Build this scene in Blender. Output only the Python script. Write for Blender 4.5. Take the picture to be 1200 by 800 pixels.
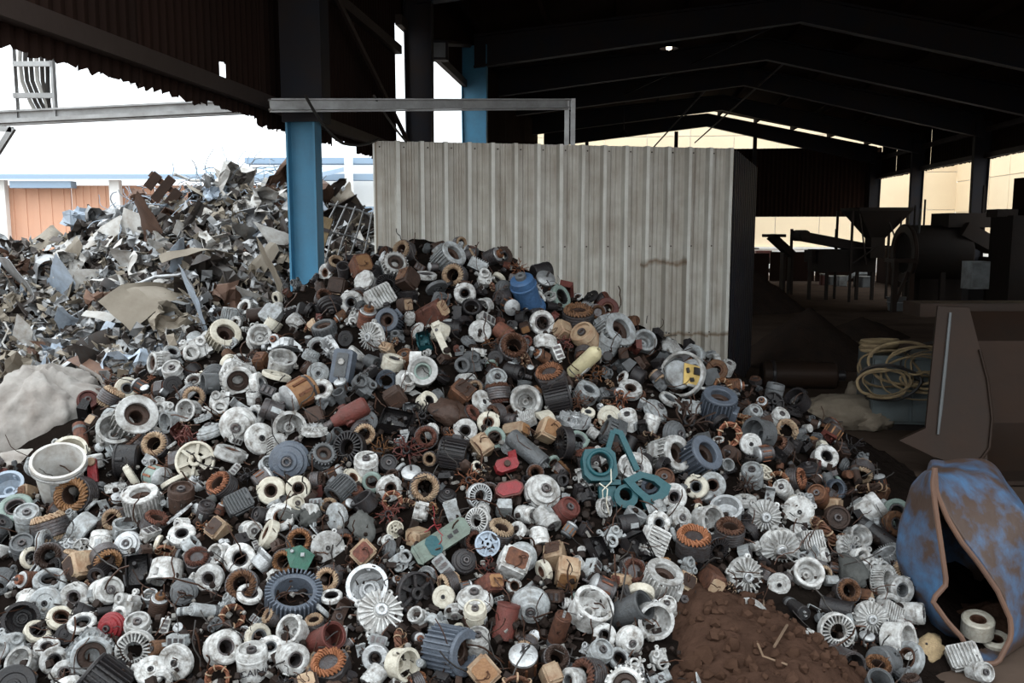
import bpy, bmesh, math, random
import numpy as np
from mathutils import Vector, Matrix, noise, Quaternion
from math import sin, cos, pi, radians as R

for o in list(bpy.data.objects): bpy.data.objects.remove(o)
SC = bpy.context.scene
COL = SC.collection
random.seed(7); RNG = np.random.default_rng(7)

# ------------------------------------------------------------------ camera
F = 1050.0; HC = 1.75; PITCH = math.atan(132/1050)
cam_d = bpy.data.cameras.new('camera'); cam = bpy.data.objects.new('camera', cam_d); COL.objects.link(cam)
cam.location = (0, 0, HC); cam.rotation_euler = (pi/2-PITCH, 0, 0)
cam_d.sensor_width = 36; cam_d.lens = 36*F/1200; cam_d.clip_end = 500
SC.camera = cam
# ------------------------------------------------------------------ sky: bright even overcast
world = bpy.data.worlds.new('world'); SC.world = world; world.use_nodes = True
bg = world.node_tree.nodes['Background']
bg.inputs[0].default_value = (0.89, 0.96, 1.0, 1)
_n = world.node_tree.nodes; _l = world.node_tree.links       # standard overcast sky: brighter towards the zenith
_tc = _n.new('ShaderNodeTexCoord'); _sx = _n.new('ShaderNodeSeparateXYZ'); _l.new(_tc.outputs['Generated'], _sx.inputs[0])
_mx = _n.new('ShaderNodeMath'); _mx.operation = 'MAXIMUM'; _mx.inputs[1].default_value = 0.0; _l.new(_sx.outputs['Z'], _mx.inputs[0])
_ma = _n.new('ShaderNodeMath'); _ma.operation = 'MULTIPLY_ADD'; _ma.inputs[1].default_value = .75; _ma.inputs[2].default_value = .58; _l.new(_mx.outputs[0], _ma.inputs[0])
_l.new(_ma.outputs[0], bg.inputs[1])
# ------------------------------------------------------------------ exposure
SC.view_settings.view_transform = 'Standard'; SC.view_settings.look = 'None'
SC.view_settings.gamma = 1.0; SC.view_settings.use_curve_mapping = False
SC.view_settings.exposure = 1.78
SC.cycles.max_bounces = 6; SC.cycles.diffuse_bounces = 4; SC.cycles.glossy_bounces = 3
SC.cycles.sample_clamp_indirect = 6.0

# ------------------------------------------------------------------ projection helpers
FW = np.array([0, cos(PITCH), -sin(PITCH)]); UP = np.array([0, sin(PITCH), cos(PITCH)]); RT = np.array([1.0, 0, 0])
CAM = np.array([0, 0, HC])
def ray(px, py):
    d = FW + (px-600)/F*RT + (400-py)/F*UP
    return d
def atY(px, py, Y):
    d = ray(px, py); return Vector(CAM + d*(Y/d[1]))
def floor_at(px, py, z=0.0):
    d = ray(px, py); return Vector(CAM + d*((z-HC)/d[2]))
def proj(p):
    v = np.array(p)-CAM; w = v@FW
    return 600+F*(v@RT)/w, 400-F*(v@UP)/w, w
def axis_cs(ax, ay):
    az = math.sqrt(max(0.0, 1-ax*ax-ay*ay))
    return Vector(ax*RT+ay*UP-az*FW).normalized()

# ------------------------------------------------------------------ shed frame (its long axis is turned 6.5 degrees)
YAW = math.atan(120/1050)
def S(u, v, z):
    return Vector((u*cos(YAW)+v*sin(YAW), -u*sin(YAW)+v*cos(YAW), z))

# ------------------------------------------------------------------ mesh builder
class MB:
    def __init__(s): s.v = []; s.f = []
    def add(s, vs, fs):
        n = len(s.v); s.v += [tuple(p) for p in vs]; s.f += [tuple(i+n for i in f) for f in fs]; return s
    def box(s, c, d, M=None, taper=1.0):
        x, y, z = d[0]/2, d[1]/2, d[2]/2
        vs = [Vector((sx*x*(taper if sz > 0 else 1), sy*y*(taper if sz > 0 else 1), sz*z)) for sz in (-1, 1) for sy in (-1, 1) for sx in (-1, 1)]
        if M is not None: vs = [M @ p for p in vs]
        vs = [p+Vector(c) for p in vs]
        return s.add(vs, [(0,2,3,1),(4,5,7,6),(0,1,5,4),(2,6,7,3),(0,4,6,2),(1,3,7,5)])
    def box2(s, a, b):
        return s.box([(a[i]+b[i])/2 for i in range(3)], [abs(b[i]-a[i]) for i in range(3)])
    def cbox(s, c, d, bev, M=None):          # box with chamfered vertical edges
        x, y = d[0]/2, d[1]/2
        pl = [(x,y-bev),(x-bev,y),(-x+bev,y),(-x,y-bev),(-x,-y+bev),(-x+bev,-y),(x-bev,-y),(x,-y+bev)]
        return s.prism(pl, -d[2]/2, d[2]/2, M, c)
    def prism(s, poly, z0, z1, M=None, c=(0,0,0), top=1.0):
        n = len(poly)
        vs = [Vector((p[0], p[1], z0)) for p in poly]+[Vector((p[0]*top, p[1]*top, z1)) for p in poly]
        if M is not None: vs = [M @ p for p in vs]
        vs = [p+Vector(c) for p in vs]
        return s.add(vs, [tuple(range(n-1, -1, -1)), tuple(range(n, 2*n))]+[(i, (i+1) % n, n+(i+1) % n, n+i) for i in range(n)])
    def lathe(s, prof, n=24, closed=False, c=(0,0,0), M=None, ell=(1,1)):
        m = len(prof); vs = []
        for k in range(n):
            a = 2*pi*k/n
            for r, z in prof:
                p = Vector((r*cos(a)*ell[0], r*sin(a)*ell[1], z))
                if M is not None: p = M @ p
                vs.append(p+Vector(c))
        fs = []
        for k in range(n):
            k2 = (k+1) % n
            for i in range(m if closed else m-1):
                j = (i+1) % m
                fs.append((k*m+i, k2*m+i, k2*m+j, k*m+j))
        if not closed:
            if prof[0][0] > 1e-6: fs.append(tuple(k*m for k in range(n-1, -1, -1)))
            if prof[-1][0] > 1e-6: fs.append(tuple(k*m+m-1 for k in range(n)))
        return s.add(vs, fs)
    def ring(s, ro, ri, z0, z1, n=24, b=0.06, c=(0,0,0), M=None):
        pr = [(ri, z0+b), (ri+b, z0), (ro-b, z0), (ro, z0+b), (ro, z1-b), (ro-b, z1), (ri+b, z1), (ri, z1-b)]
        return s.lathe(pr, n, True, c, M)
    def cyl(s, r, z0, z1, n=20, b=0.04, c=(0,0,0), M=None):
        return s.lathe([(r-b, z0), (r, z0+b), (r, z1-b), (r-b, z1)], n, False, c, M)
    def tube(s, pts, r, n=6, cap=True):
        pts = [Vector(p) for p in pts]; m = len(pts); vs = []; prev = None
        for i in range(m):
            t = (pts[min(i+1, m-1)]-pts[max(i-1, 0)])
            t = t.normalized() if t.length > 1e-9 else Vector((0,0,1))
            if prev is None:
                a = Vector((0,0,1)) if abs(t.z) < .9 else Vector((1,0,0))
                nrm = t.cross(a).normalized()
            else:
                nrm = (prev-t*prev.dot(t))
                nrm = nrm.normalized() if nrm.length > 1e-6 else t.orthogonal().normalized()
            prev = nrm; bn = t.cross(nrm)
            rr = r[i] if isinstance(r, (list, tuple)) else r
            for k in range(n):
                a = 2*pi*k/n; vs.append(pts[i]+nrm*(rr*cos(a))+bn*(rr*sin(a)))
        fs = [(i*n+k, i*n+(k+1) % n, (i+1)*n+(k+1) % n, (i+1)*n+k) for i in range(m-1) for k in range(n)]
        if cap: fs += [tuple(range(n-1, -1, -1)), tuple(range((m-1)*n, m*n))]
        return s.add(vs, fs)
    def bar(s, a, b, w, h=None):
        a = Vector(a); b = Vector(b); d = b-a; L = d.length
        M = d.to_track_quat('Z', 'X').to_matrix()
        return s.box((a+b)/2, (w, h or w, L), M)
    def mesh(s, name, ang=35):
        me = bpy.data.meshes.new(name); me.from_pydata(s.v, [], s.f); me.update()
        if ang:
            me.polygons.foreach_set('use_smooth', [True]*len(me.polygons)); me.set_sharp_from_angle(angle=R(ang))
        return me
    def build(s, name, mat, parent=None, ang=35, M=None, **kw):
        me = s.mesh(name, ang); me.materials.append(MAT[mat] if isinstance(mat, str) else mat)
        o = bpy.data.objects.new(name, me); COL.objects.link(o)
        if parent is not None: o.parent = parent
        tag(o, **kw); return o
def tag(o, label=None, cat=None, group=None, kind=None):
    if label: o['label'] = label
    if cat: o['category'] = cat
    if group: o['group'] = group
    if kind: o['kind'] = kind
    return o
def empty(name, loc=(0,0,0), rz=0.0, **kw):
    o = bpy.data.objects.new(name, None); COL.objects.link(o); o.location = loc; o.rotation_euler = (0,0,rz)
    o.empty_display_size = .05
    return tag(o, **kw)
def Rz(a): return Matrix.Rotation(a, 3, 'Z')
def Rx(a): return Matrix.Rotation(a, 3, 'X')
def Ry(a): return Matrix.Rotation(a, 3, 'Y')

# ------------------------------------------------------------------ materials
MAT = {}
def mat(key, base, rough=.6, metal=0.0, dirt=(.06,.045,.035), amt=.45, scale=3.0, bump=.25, vary=.25, hue=.0, spec=.28, coarse=None):
    m = bpy.data.materials.new(key); m.use_nodes = True; nt = m.node_tree; N = nt.nodes; L = nt.links
    b = N['Principled BSDF']; b.inputs['Roughness'].default_value = rough; b.inputs['Metallic'].default_value = metal
    b.inputs['Specular IOR Level'].default_value = spec
    tc = N.new('ShaderNodeTexCoord'); oi = N.new('ShaderNodeObjectInfo')
    mul = N.new('ShaderNodeMath'); mul.operation = 'MULTIPLY'; mul.inputs[1].default_value = 37.0; L.new(oi.outputs['Random'], mul.inputs[0])
    ad = N.new('ShaderNodeVectorMath'); ad.operation = 'ADD'; L.new(tc.outputs['Object'], ad.inputs[0]); L.new(mul.outputs[0], ad.inputs[1])
    n1 = N.new('ShaderNodeTexNoise'); n1.inputs['Scale'].default_value = scale; n1.inputs['Detail'].default_value = 5; n1.inputs['Roughness'].default_value = .65
    L.new(ad.outputs[0], n1.inputs['Vector'])
    rp = N.new('ShaderNodeValToRGB'); rp.color_ramp.elements[0].position = .5-.25; rp.color_ramp.elements[1].position = .5+.22
    rp.color_ramp.elements[0].color = (0,0,0,1); rp.color_ramp.elements[1].color = (amt*1.6,)*3+(1,)
    L.new(n1.outputs[0], rp.inputs[0])
    mx = N.new('ShaderNodeMix'); mx.data_type = 'RGBA'; mx.inputs['A'].default_value = (*base, 1); mx.inputs['B'].default_value = (*dirt, 1)
    L.new(rp.outputs[0], mx.inputs['Factor'])
    hs = N.new('ShaderNodeHueSaturation'); L.new(mx.outputs['Result'], hs.inputs['Color'])
    mr = N.new('ShaderNodeMapRange'); mr.inputs['To Min'].default_value = 1-vary; mr.inputs['To Max'].default_value = 1+vary
    L.new(oi.outputs['Random'], mr.inputs['Value']); L.new(mr.outputs[0], hs.inputs['Value'])
    if hue:
        m2 = N.new('ShaderNodeMath'); m2.operation = 'MULTIPLY'; m2.inputs[1].default_value = 7.31; L.new(oi.outputs['Random'], m2.inputs[0])
        fr = N.new('ShaderNodeMath'); fr.operation = 'FRACT'; L.new(m2.outputs[0], fr.inputs[0])
        r2 = N.new('ShaderNodeMapRange'); r2.inputs['To Min'].default_value = .5-hue; r2.inputs['To Max'].default_value = .5+hue
        L.new(fr.outputs[0], r2.inputs['Value']); L.new(r2.outputs[0], hs.inputs['Hue'])
    L.new(hs.outputs[0], b.inputs['Base Color'])
    if bump:
        n2 = N.new('ShaderNodeTexNoise'); n2.inputs['Scale'].default_value = scale*4; n2.inputs['Detail'].default_value = 3
        L.new(ad.outputs[0], n2.inputs['Vector'])
        bp = N.new('ShaderNodeBump'); bp.inputs['Strength'].default_value = bump; bp.inputs['Distance'].default_value = .02
        L.new(n2.outputs[0], bp.inputs['Height']); L.new(bp.outputs[0], b.inputs['Normal'])
    MAT[key] = m; return m
# scrap parts
mat('white', (.60,.60,.59), .5, dirt=(.105,.088,.072), amt=.64, scale=2.2, vary=.28)
mat('ivory', (.56,.53,.45), .5, dirt=(.18,.13,.08), amt=.4, scale=2.2, vary=.15)
mat('lightgrey', (.36,.38,.39), .45, dirt=(.08,.068,.056), amt=.58, scale=2.4, vary=.2)
mat('alu', (.50,.51,.52), .42, .55, dirt=(.10,.085,.07), amt=.4, scale=2.6, vary=.2)
mat('grey', (.095,.10,.105), .42, dirt=(.03,.024,.02), amt=.4, scale=2.6, vary=.25)
mat('steel', (.10,.10,.105), .36, .5, dirt=(.045,.022,.014), amt=.5, scale=3, vary=.25)
mat('dark', (.014,.014,.016), .36, dirt=(.022,.016,.014), amt=.5, scale=3, vary=.35)
mat('bluegrey', (.085,.10,.125), .45, dirt=(.04,.04,.045), amt=.4, scale=3, vary=.2)
mat('rust', (.13,.052,.027), .7, dirt=(.035,.016,.011), amt=.6, scale=3.2, vary=.3, hue=.015)
mat('rustred', (.11,.028,.022), .55, dirt=(.05,.02,.015), amt=.5, scale=3, vary=.25)
mat('brown', (.048,.025,.017), .6, dirt=(.018,.011,.008), amt=.5, scale=3, vary=.3)
mat('copper', (.26,.115,.06), .45, .55, dirt=(.06,.025,.015), amt=.55, scale=5, vary=.35, hue=.012)
mat('copperdark', (.11,.05,.03), .45, .4, dirt=(.04,.02,.013), amt=.55, scale=5, vary=.35)
mat('orange', (.27,.11,.05), .5, .2, dirt=(.12,.04,.02), amt=.45, scale=4, vary=.2)
mat('tan', (.34,.265,.18), .6, dirt=(.15,.06,.025), amt=.5, scale=1.6, vary=.22)
mat('amber', (.22,.115,.05), .5, dirt=(.10,.04,.02), amt=.4, scale=2, vary=.15)
mat('teal', (.005,.055,.065), .38, dirt=(.02,.05,.055), amt=.35, scale=2, vary=.05)
mat('blue', (.045,.105,.21), .38, dirt=(.03,.04,.07), amt=.35, scale=2, vary=.05)
mat('red', (.24,.018,.022), .4, dirt=(.08,.02,.02), amt=.4, scale=2, vary=.15)
mat('yellow', (.50,.44,.27), .45, dirt=(.20,.16,.10), amt=.35, scale=2, vary=.05)
mat('green', (.02,.09,.06), .45, dirt=(.02,.04,.03), amt=.4, scale=3, vary=.1)
mat('olive', (.13,.17,.14), .5, dirt=(.06,.05,.04), amt=.45, scale=2, vary=.05)
mat('palegreen', (.20,.26,.235), .5, dirt=(.08,.08,.06), amt=.35, scale=2, vary=.05)
mat('pcb', (.55,.38,.12), .5, dirt=(.20,.12,.05), amt=.3, scale=4, vary=.02)
mat('rag', (.075,.075,.07), .9, dirt=(.03,.03,.028), amt=.4, scale=4, vary=.2)
mat('print', (.03,.03,.035), .6, amt=.2, vary=.05)
mat('cable', (.025,.024,.024), .5, amt=.3, vary=.3)
mat('rope', (.30,.22,.12), .85, dirt=(.12,.08,.05), amt=.5, scale=8, vary=.2)
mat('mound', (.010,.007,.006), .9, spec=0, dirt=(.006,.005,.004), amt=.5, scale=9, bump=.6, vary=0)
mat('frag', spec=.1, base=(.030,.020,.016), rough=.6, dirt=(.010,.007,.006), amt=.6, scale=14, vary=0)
mat('fragpale', (.30,.29,.27), .6, dirt=(.06,.045,.035), amt=.6, scale=14, vary=0)
# sheet scrap
mat('galv', (.37,.385,.40), .42, .5, dirt=(.12,.10,.085), amt=.45, scale=3, vary=.3, bump=.1)
mat('enamel', (.52,.52,.505), .45, dirt=(.20,.15,.11), amt=.45, scale=2.5, vary=.2, bump=.1)
mat('paleblue', (.36,.43,.52), .45, dirt=(.14,.13,.12), amt=.4, scale=2.5, vary=.15, bump=.1)
mat('khaki', (.20,.172,.135), .65, dirt=(.12,.095,.07), amt=.4, scale=2.5, vary=.25, bump=.15)
mat('darksheet', (.055,.052,.05), .5, .2, dirt=(.05,.03,.02), amt=.5, scale=3, vary=.4, bump=.1)
mat('rustsheet', (.13,.070,.045), .7, dirt=(.07,.04,.03), amt=.5, scale=3, vary=.3, bump=.2)
# building
mat('column_blue', (.055,.22,.36), .45, dirt=(.05,.09,.12), amt=.35, scale=3, vary=.03, bump=.08)
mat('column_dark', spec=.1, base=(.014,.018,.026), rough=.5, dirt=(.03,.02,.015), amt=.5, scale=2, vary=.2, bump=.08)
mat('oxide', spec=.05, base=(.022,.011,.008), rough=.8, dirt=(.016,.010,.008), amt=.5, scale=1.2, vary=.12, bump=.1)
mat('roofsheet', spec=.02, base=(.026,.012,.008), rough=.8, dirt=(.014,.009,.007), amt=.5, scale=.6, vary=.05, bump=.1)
mat('girt', (.045,.032,.028), .6, dirt=(.03,.02,.015), amt=.5, scale=2, vary=.1)
mat('rail', (.44,.44,.44), .45, .4, dirt=(.12,.11,.10), amt=.4, scale=6, vary=.05, bump=.05)
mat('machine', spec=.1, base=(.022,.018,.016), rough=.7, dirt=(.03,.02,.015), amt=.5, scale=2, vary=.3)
mat('machinegrey', (.16,.17,.175), .6, dirt=(.07,.06,.05), amt=.4, scale=3, vary=.15)
mat('concrete', (.36,.35,.33), .85, dirt=(.2,.18,.16), amt=.4, scale=1, vary=0)
mat('cream', (.80,.66,.46), .8, dirt=(.66,.50,.34), amt=.25, scale=.8, vary=.05)
mat('whitewall', (.8,.8,.78), .8, dirt=(.6,.58,.55), amt=.2, scale=.8, vary=.03)
mat('orangewall', (.60,.34,.23), .8, dirt=(.50,.30,.22), amt=.3, scale=.7, vary=.15)
mat('blueroof', (.26,.36,.48), .6, dirt=(.3,.36,.42), amt=.3, scale=.5, vary=.1)
mat('sack', (.38,.36,.335), .9, dirt=(.17,.14,.12), amt=.65, scale=3.5, vary=.05, bump=.5)
mat('jute', (.27,.22,.165), .95, dirt=(.12,.095,.07), amt=.5, scale=5, vary=.2, bump=.4)
mat('bucketsteel', (.024,.018,.015), .5, .15, spec=.12, dirt=(.040,.021,.013), amt=.5, scale=1.6, vary=.05, bump=.25)
mat('cabinet', (.12,.145,.15), .5, dirt=(.07,.06,.05), amt=.35, scale=3, vary=.05)
mat('drumblue', (.055,.15,.29), .45, dirt=(.060,.038,.029), amt=.9, scale=5.0, vary=0, bump=.15)
mat('soil', spec=0, base=(.060,.033,.023), rough=.95, dirt=(.030,.017,.012), amt=.6, scale=7, vary=0, bump=.8)
mat('clod', spec=0, base=(.075,.042,.029), rough=.95, dirt=(.05,.027,.018), amt=.5, scale=4, vary=.3, bump=.6)
mat('blackheap', spec=0, base=(.020,.016,.014), rough=.95, dirt=(.04,.025,.018), amt=.4, scale=6, vary=.2, bump=.8)
mat('twig', (.17,.11,.07), .8, amt=.3, vary=.2)
mat('glow', (.9,.85,.7), .5, vary=0)
g = MAT['glow'].node_tree.nodes['Principled BSDF']; g.inputs['Emission Color'].default_value = (1,.86,.62,1); g.inputs['Emission Strength'].default_value = 3.0

def special_panel():                      # weathered corrugated sheet with two tide lines of rust
    m = mat('panel', (.75,.735,.68), .5, .1, dirt=(.46,.42,.36), amt=.45, scale=3.5, vary=.05, bump=.06)
    nt = m.node_tree; N = nt.nodes; L = nt.links; b = N['Principled BSDF']
    src = b.inputs['Base Color'].links[0].from_socket
    tc = N.new('ShaderNodeTexCoord'); mp = N.new('ShaderNodeMapping'); mp.inputs['Scale'].default_value = (9, 9, .9); L.new(tc.outputs['Object'], mp.inputs[0])
    n = N.new('ShaderNodeTexNoise'); n.inputs['Scale'].default_value = 1.4; n.inputs['Detail'].default_value = 6; L.new(mp.outputs[0], n.inputs['Vector'])
    rp = N.new('ShaderNodeValToRGB'); rp.color_ramp.elements[0].position = .52; rp.color_ramp.elements[1].position = .78
    rp.color_ramp.elements[1].color = (.6,.6,.6,1); L.new(n.outputs[0], rp.inputs[0])
    mx = N.new('ShaderNodeMix'); mx.data_type = 'RGBA'; mx.inputs['B'].default_value = (.26,.21,.16,1); L.new(src, mx.inputs['A']); L.new(rp.outputs[0], mx.inputs['Factor'])
    L.new(mx.outputs['Result'], b.inputs['Base Color']); return m
special_panel()

def ground_mat():
    m = mat('floor', spec=0, base=(.088,.062,.048), rough=.95, dirt=(.050,.036,.028), amt=.6, scale=1.6, vary=0, bump=.5)
    m2 = mat('yard', (.30,.25,.215), .95, dirt=(.20,.16,.135), amt=.5, scale=.5, vary=0, bump=.2)
ground_mat()
# ================================================================== STRUCTURE
MS = Rz(-YAW)
def sbox(mb, u0, u1, v0, v1, z0, z1):
    return mb.box(S((u0+u1)/2, (v0+v1)/2, (z0+z1)/2), (abs(u1-u0), abs(v1-v0), abs(z1-z0)), MS)
UL, UR, URG = -2.47, 8.5, 3.0
ZL, ZR, ZRG = 4.95, 4.30, 5.45
VF, VB = 3.2, 31.2
HDR = 4.2                                 # underside of the added front sheeting, unseen, height set for the light inside
def roofz(u): return ZL+(ZRG-ZL)*(u-UL)/(URG-UL) if u < URG else ZRG+(ZR-ZRG)*(u-URG)/(UR-URG)
FRAMES = [3.35, 6.86, 11.36, 15.86, 19.2, 22.5, 27.0, 31.2]

# ground
mb = MB()
def grid_ground(mb, x0, x1, y0, y1, n, m, amp, z):
    vs = []; fs = []
    for j in range(m+1):
        for i in range(n+1):
            x = x0+(x1-x0)*i/n; y = y0+(y1-y0)*j/m
            vs.append((x, y, z+amp*noise.noise(Vector((x*.9, y*.9, 3)))+amp*.4*noise.noise(Vector((x*3, y*3, 9)))))
    for j in range(m):
        for i in range(n):
            a = j*(n+1)+i; fs.append((a, a+1, a+n+2, a+n+1))
    mb.add(vs, fs)
grid_ground(mb, -3.2, 14, -4, 34, 120, 240, .012, 0)
mb.build('floor', 'floor', kind='structure', label='trodden brown earth floor of the shed')
mb = MB(); grid_ground(mb, -70, 40, -40, 90, 60, 60, .03, -.06)
mb.build('ground_yard', 'yard', kind='structure', label='pale open yard around the shed')

# roof
ceil = empty('ceiling', kind='structure', label='dark underside of the shed roof with rafters and purlins')
VS = [VF]+FRAMES[1:]
for i in range(len(VS)-1):
    for (ua, ub) in ((UL-.35, URG), (URG, UR+.35)):
        mb = MB(); z = .30
        v0, v1 = VS[i], VS[i+1]+(.5 if i == len(VS)-2 else 0)
        P = [S(ua, v0, roofz(ua)+z), S(ub, v0, roofz(ub)+z), S(ub, v1, roofz(ub)+z), S(ua, v1, roofz(ua)+z)]
        Q = [p+Vector((0,0,.03)) for p in P]
        mb.add(P+Q, [(3,2,1,0),(4,5,6,7),(0,1,5,4),(1,2,6,5),(2,3,7,6),(3,0,4,7)])
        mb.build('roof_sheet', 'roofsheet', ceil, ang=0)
for u in [-2.35, -1.2, 0, 1.2, 2.3, 3.4, 4.6, 5.8, 7.0, 8.2]:
    mb = MB(); zz = roofz(u)+.21
    sbox(mb, u-.035, u+.035, VF, VB+.3, zz-.085, zz+.085); mb.build('purlin', 'oxide', ceil, ang=0)
for v in FRAMES:
    for (ua, ub) in ((UL, URG), (URG, UR)):
        mb = MB()
        for t, w, d0, d1 in (('web', .03, -.42, .1), ('f', .18, .08, .12), ('f', .18, -.44, -.40)):
            a0, b0 = (d0, d0*.7 if d0 < 0 else d0)
            P = []
            zz = lambda u, d, k: roofz(u)+(d*k if d < 0 else d)
            ka, kb = (1.0, .7) if ua == UL else (.7, 1.0)
            vs = [S(ua, v-w/2, zz(ua,d0,ka)), S(ub, v-w/2, zz(ub,d0,kb)), S(ub, v+w/2, zz(ub,d0,kb)), S(ua, v+w/2, zz(ua,d0,ka)),
                  S(ua, v-w/2, zz(ua,d1,ka)), S(ub, v-w/2, zz(ub,d1,kb)), S(ub, v+w/2, zz(ub,d1,kb)), S(ua, v+w/2, zz(ua,d1,ka))]
            mb.add(vs, [(3,2,1,0),(4,5,6,7),(0,1,5,4),(1,2,6,5),(2,3,7,6),(3,0,4,7)])
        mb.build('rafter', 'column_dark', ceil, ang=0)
# thin diagonal roof braces
for (a, b) in (((0.2, 22.5, 5.0), (2.8, 15.9, 5.2)), ((2.6, 31.0, 4.6), (3.6, 19.3, 5.3)), ((1.0, 31.0, 4.2), (2.2, 22.4, 5.15))):
    mb = MB(); mb.tube([S(*a), S(*b)], .022, 6); mb.build('brace_rod', 'column_dark', ceil)

# corrugated sheet in the shed frame: along v at constant u
def clad_v(parent, u, v0, v1, z0, z1, m='oxide', jag=.05, width=.9, hole=None):
    n = max(1, round((v1-v0)/width)); w = (v1-v0)/n
    for k in range(n):
        a = v0+k*w; mb = MB(); nr = 9; zb = z0+random.uniform(-jag, jag*.6); uo = u+(.012 if k % 2 else 0)
        rows = [zb, zb+.12, zb+.3, (zb+z1)/2, z1] if z1-zb > .9 else [zb, z1]
        vs = []; fs = []; nc = nr*4
        for r_, z in enumerate(rows):
            for i in range(nc+1):
                q = i % 4; d = (0, .0, .022, .022)[q]
                zj = z+(random.uniform(-.018, .018) if r_ == 0 else 0)
                vs.append(S(uo+d, a+(w+.02)*i/nc, zj))
        for r_ in range(len(rows)-1):
            for i in range(nc):
                if hole and hole[0] <= a+w*(i+.5)/nc <= hole[1] and rows[r_] <= hole[2] <= rows[r_+1]: continue
                b_ = r_*(nc+1)+i; fs.append((b_, b_+1, b_+nc+2, b_+nc+1))
        mb.add(vs, fs); mb.build('cladding_sheet', m, parent, ang=0)
def clad_u(parent, v, u0, u1, z0, z1, m='oxide', width=.9, top=None):
    n = max(1, round((u1-u0)/width)); w = (u1-u0)/n
    for k in range(n):
        a = u0+k*w; mb = MB(); nc = 36; vs = []; fs = []
        for r_ in range(2):
            for i in range(nc+1):
                uu = a+(w+.02)*i/nc; d = (0, 0, .022, .022)[i % 4]
                z = z0 if r_ == 0 else (top(uu) if top else z1)
                vs.append(S(uu, v+d+(.012 if k % 2 else 0), z))
        for i in range(nc): fs.append((i, i+1, i+nc+2, i+nc+1))
        mb.add(vs, fs); mb.build('cladding_sheet', m, parent, ang=0)

wl = empty('wall_left', kind='structure', label='dark corrugated sheeting hanging above the open left side')
clad_v(wl, UL-.24, VF, 11.02, 2.575, 5.25, hole=(6.02, 6.12, 2.78))
clad_v(wl, UL-.24, 11.02, 16.0, 4.25, 5.25)
clad_v(wl, UL-.24, 16.0, VB, 0.0, 5.25, width=1.5)
for zz in (2.70, 3.9):
    mb = MB(); sbox(mb, UL-.21, UL-.13, VF, 11.0, zz-.05, zz+.05); mb.build('girt', 'girt', wl, ang=0)
mb = MB(); sbox(mb, UL-.21, UL-.13, 11.0, 16.0, 4.2, 4.32); mb.build('girt', 'girt', wl, ang=0)
mb = MB(); mb.tube([S(UL-.08, 7.0, 4.3), S(UL-.08, 11.2, 2.75)], .03, 6); mb.build('brace_rod', 'girt', wl)
mb = MB(); mb.tube([S(UL-.08, 11.5, 3.0), S(UL-.08, 15.8, 2.4)], .05, 6); mb.build('brace_rod', 'girt', wl)
mb = MB(); mb.tube([S(UL-.08, 11.5, 4.1), S(UL-.08, 15.8, 4.9)], .05, 6); mb.build('brace_rod', 'girt', wl)
wr = empty('wall_right', kind='structure', label='dark sheeting band under the right eave')
clad_v(wr, UR+.2, 17.3, VB, 3.38, 4.65, width=1.5, jag=0)
clad_v(wr, UR+.2, VF, 17.3, 0.0, 4.65, width=1.5, jag=0)
for zz, uu in ((3.45, UR+.1), (4.05, UR+.1)):
    mb = MB(); sbox(mb, uu-.05, uu+.05, VF, VB, zz-.06, zz+.06); mb.build('girt', 'girt', wr, ang=0)
wb = empty('wall_back', kind='structure', label='dark sheeting band across the far gable end')
clad_u(wb, VB+.15, UL-.2, UR+.2, 2.15, 4.42, width=1.2)
for uu in (-1.0, 2.0, 4.6):
    mb = MB(); sbox(mb, uu-.06, uu+.06, VB, VB+.12, 0, 5.0); mb.build('gable_post', 'column_dark', wb, ang=0)
for uu in range(7):
    mb = MB(); sbox(mb, UL+.2+uu*1.5, UL+.2+uu*1.5+1.46, VB+.02, VB+.10, 0, .88+.05*(uu % 3)); mb.build('low_board', 'oxide', wb, ang=0)
for vv in range(9):
    mb = MB(); sbox(mb, UR+.1, UR+.18, 17.4+vv*1.5, 17.4+vv*1.5+1.46, 0, 1.1+.06*(vv % 3)); mb.build('low_board', 'oxide', wr, ang=0)
wf = empty('wall_front_unseen', kind='structure', label='added unseen sheeting above the open shed front, shaping the light')
clad_u(wf, VF, UL-.3, UR+.3, HDR, 5, top=lambda u: roofz(max(UL-.3, min(UR+.3, u)))+.28)

# steel columns
def column(u, v, ztop, m, label, wb=.30, wt=.40, group=None):
    r = empty('steel_column', S(u, v, 0), -YAW, label=label, cat='column', group=group)
    mb = MB()
    mb.add([(-wb/2,-.006,0),(wb/2,-.006,0),(wb/2,.006,0),(-wb/2,.006,0),(-wt/2,-.006,ztop),(wt/2,-.006,ztop),(wt/2,.006,ztop),(-wt/2,.006,ztop)],
           [(3,2,1,0),(4,5,6,7),(0,1,5,4),(1,2,6,5),(2,3,7,6),(3,0,4,7)])
    mb.build('web', m, r, ang=0)
    for s in (-1, 1):
        mb = MB(); x0, x1 = s*wb/2, s*wt/2
        mb.add([(x0-.008,-.08,0),(x0+.008,-.08,0),(x0+.008,.08,0),(x0-.008,.08,0),(x1-.008,-.08,ztop),(x1+.008,-.08,ztop),(x1+.008,.08,ztop),(x1-.008,.08,ztop)],
               [(3,2,1,0),(4,5,6,7),(0,1,5,4),(1,2,6,5),(2,3,7,6),(3,0,4,7)])
        mb.build('flange', m, r, ang=0)
    mb = MB(); mb.box((0,0,.012), (wb+.12, .32, .024)); mb.build('base_plate', m, r, ang=0)
    return r
c1 = column(UL+.06, 6.86, 4.9, 'column_blue', 'blue steel column rising out of the pile, nearest of the columns', .21, .22)
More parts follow.
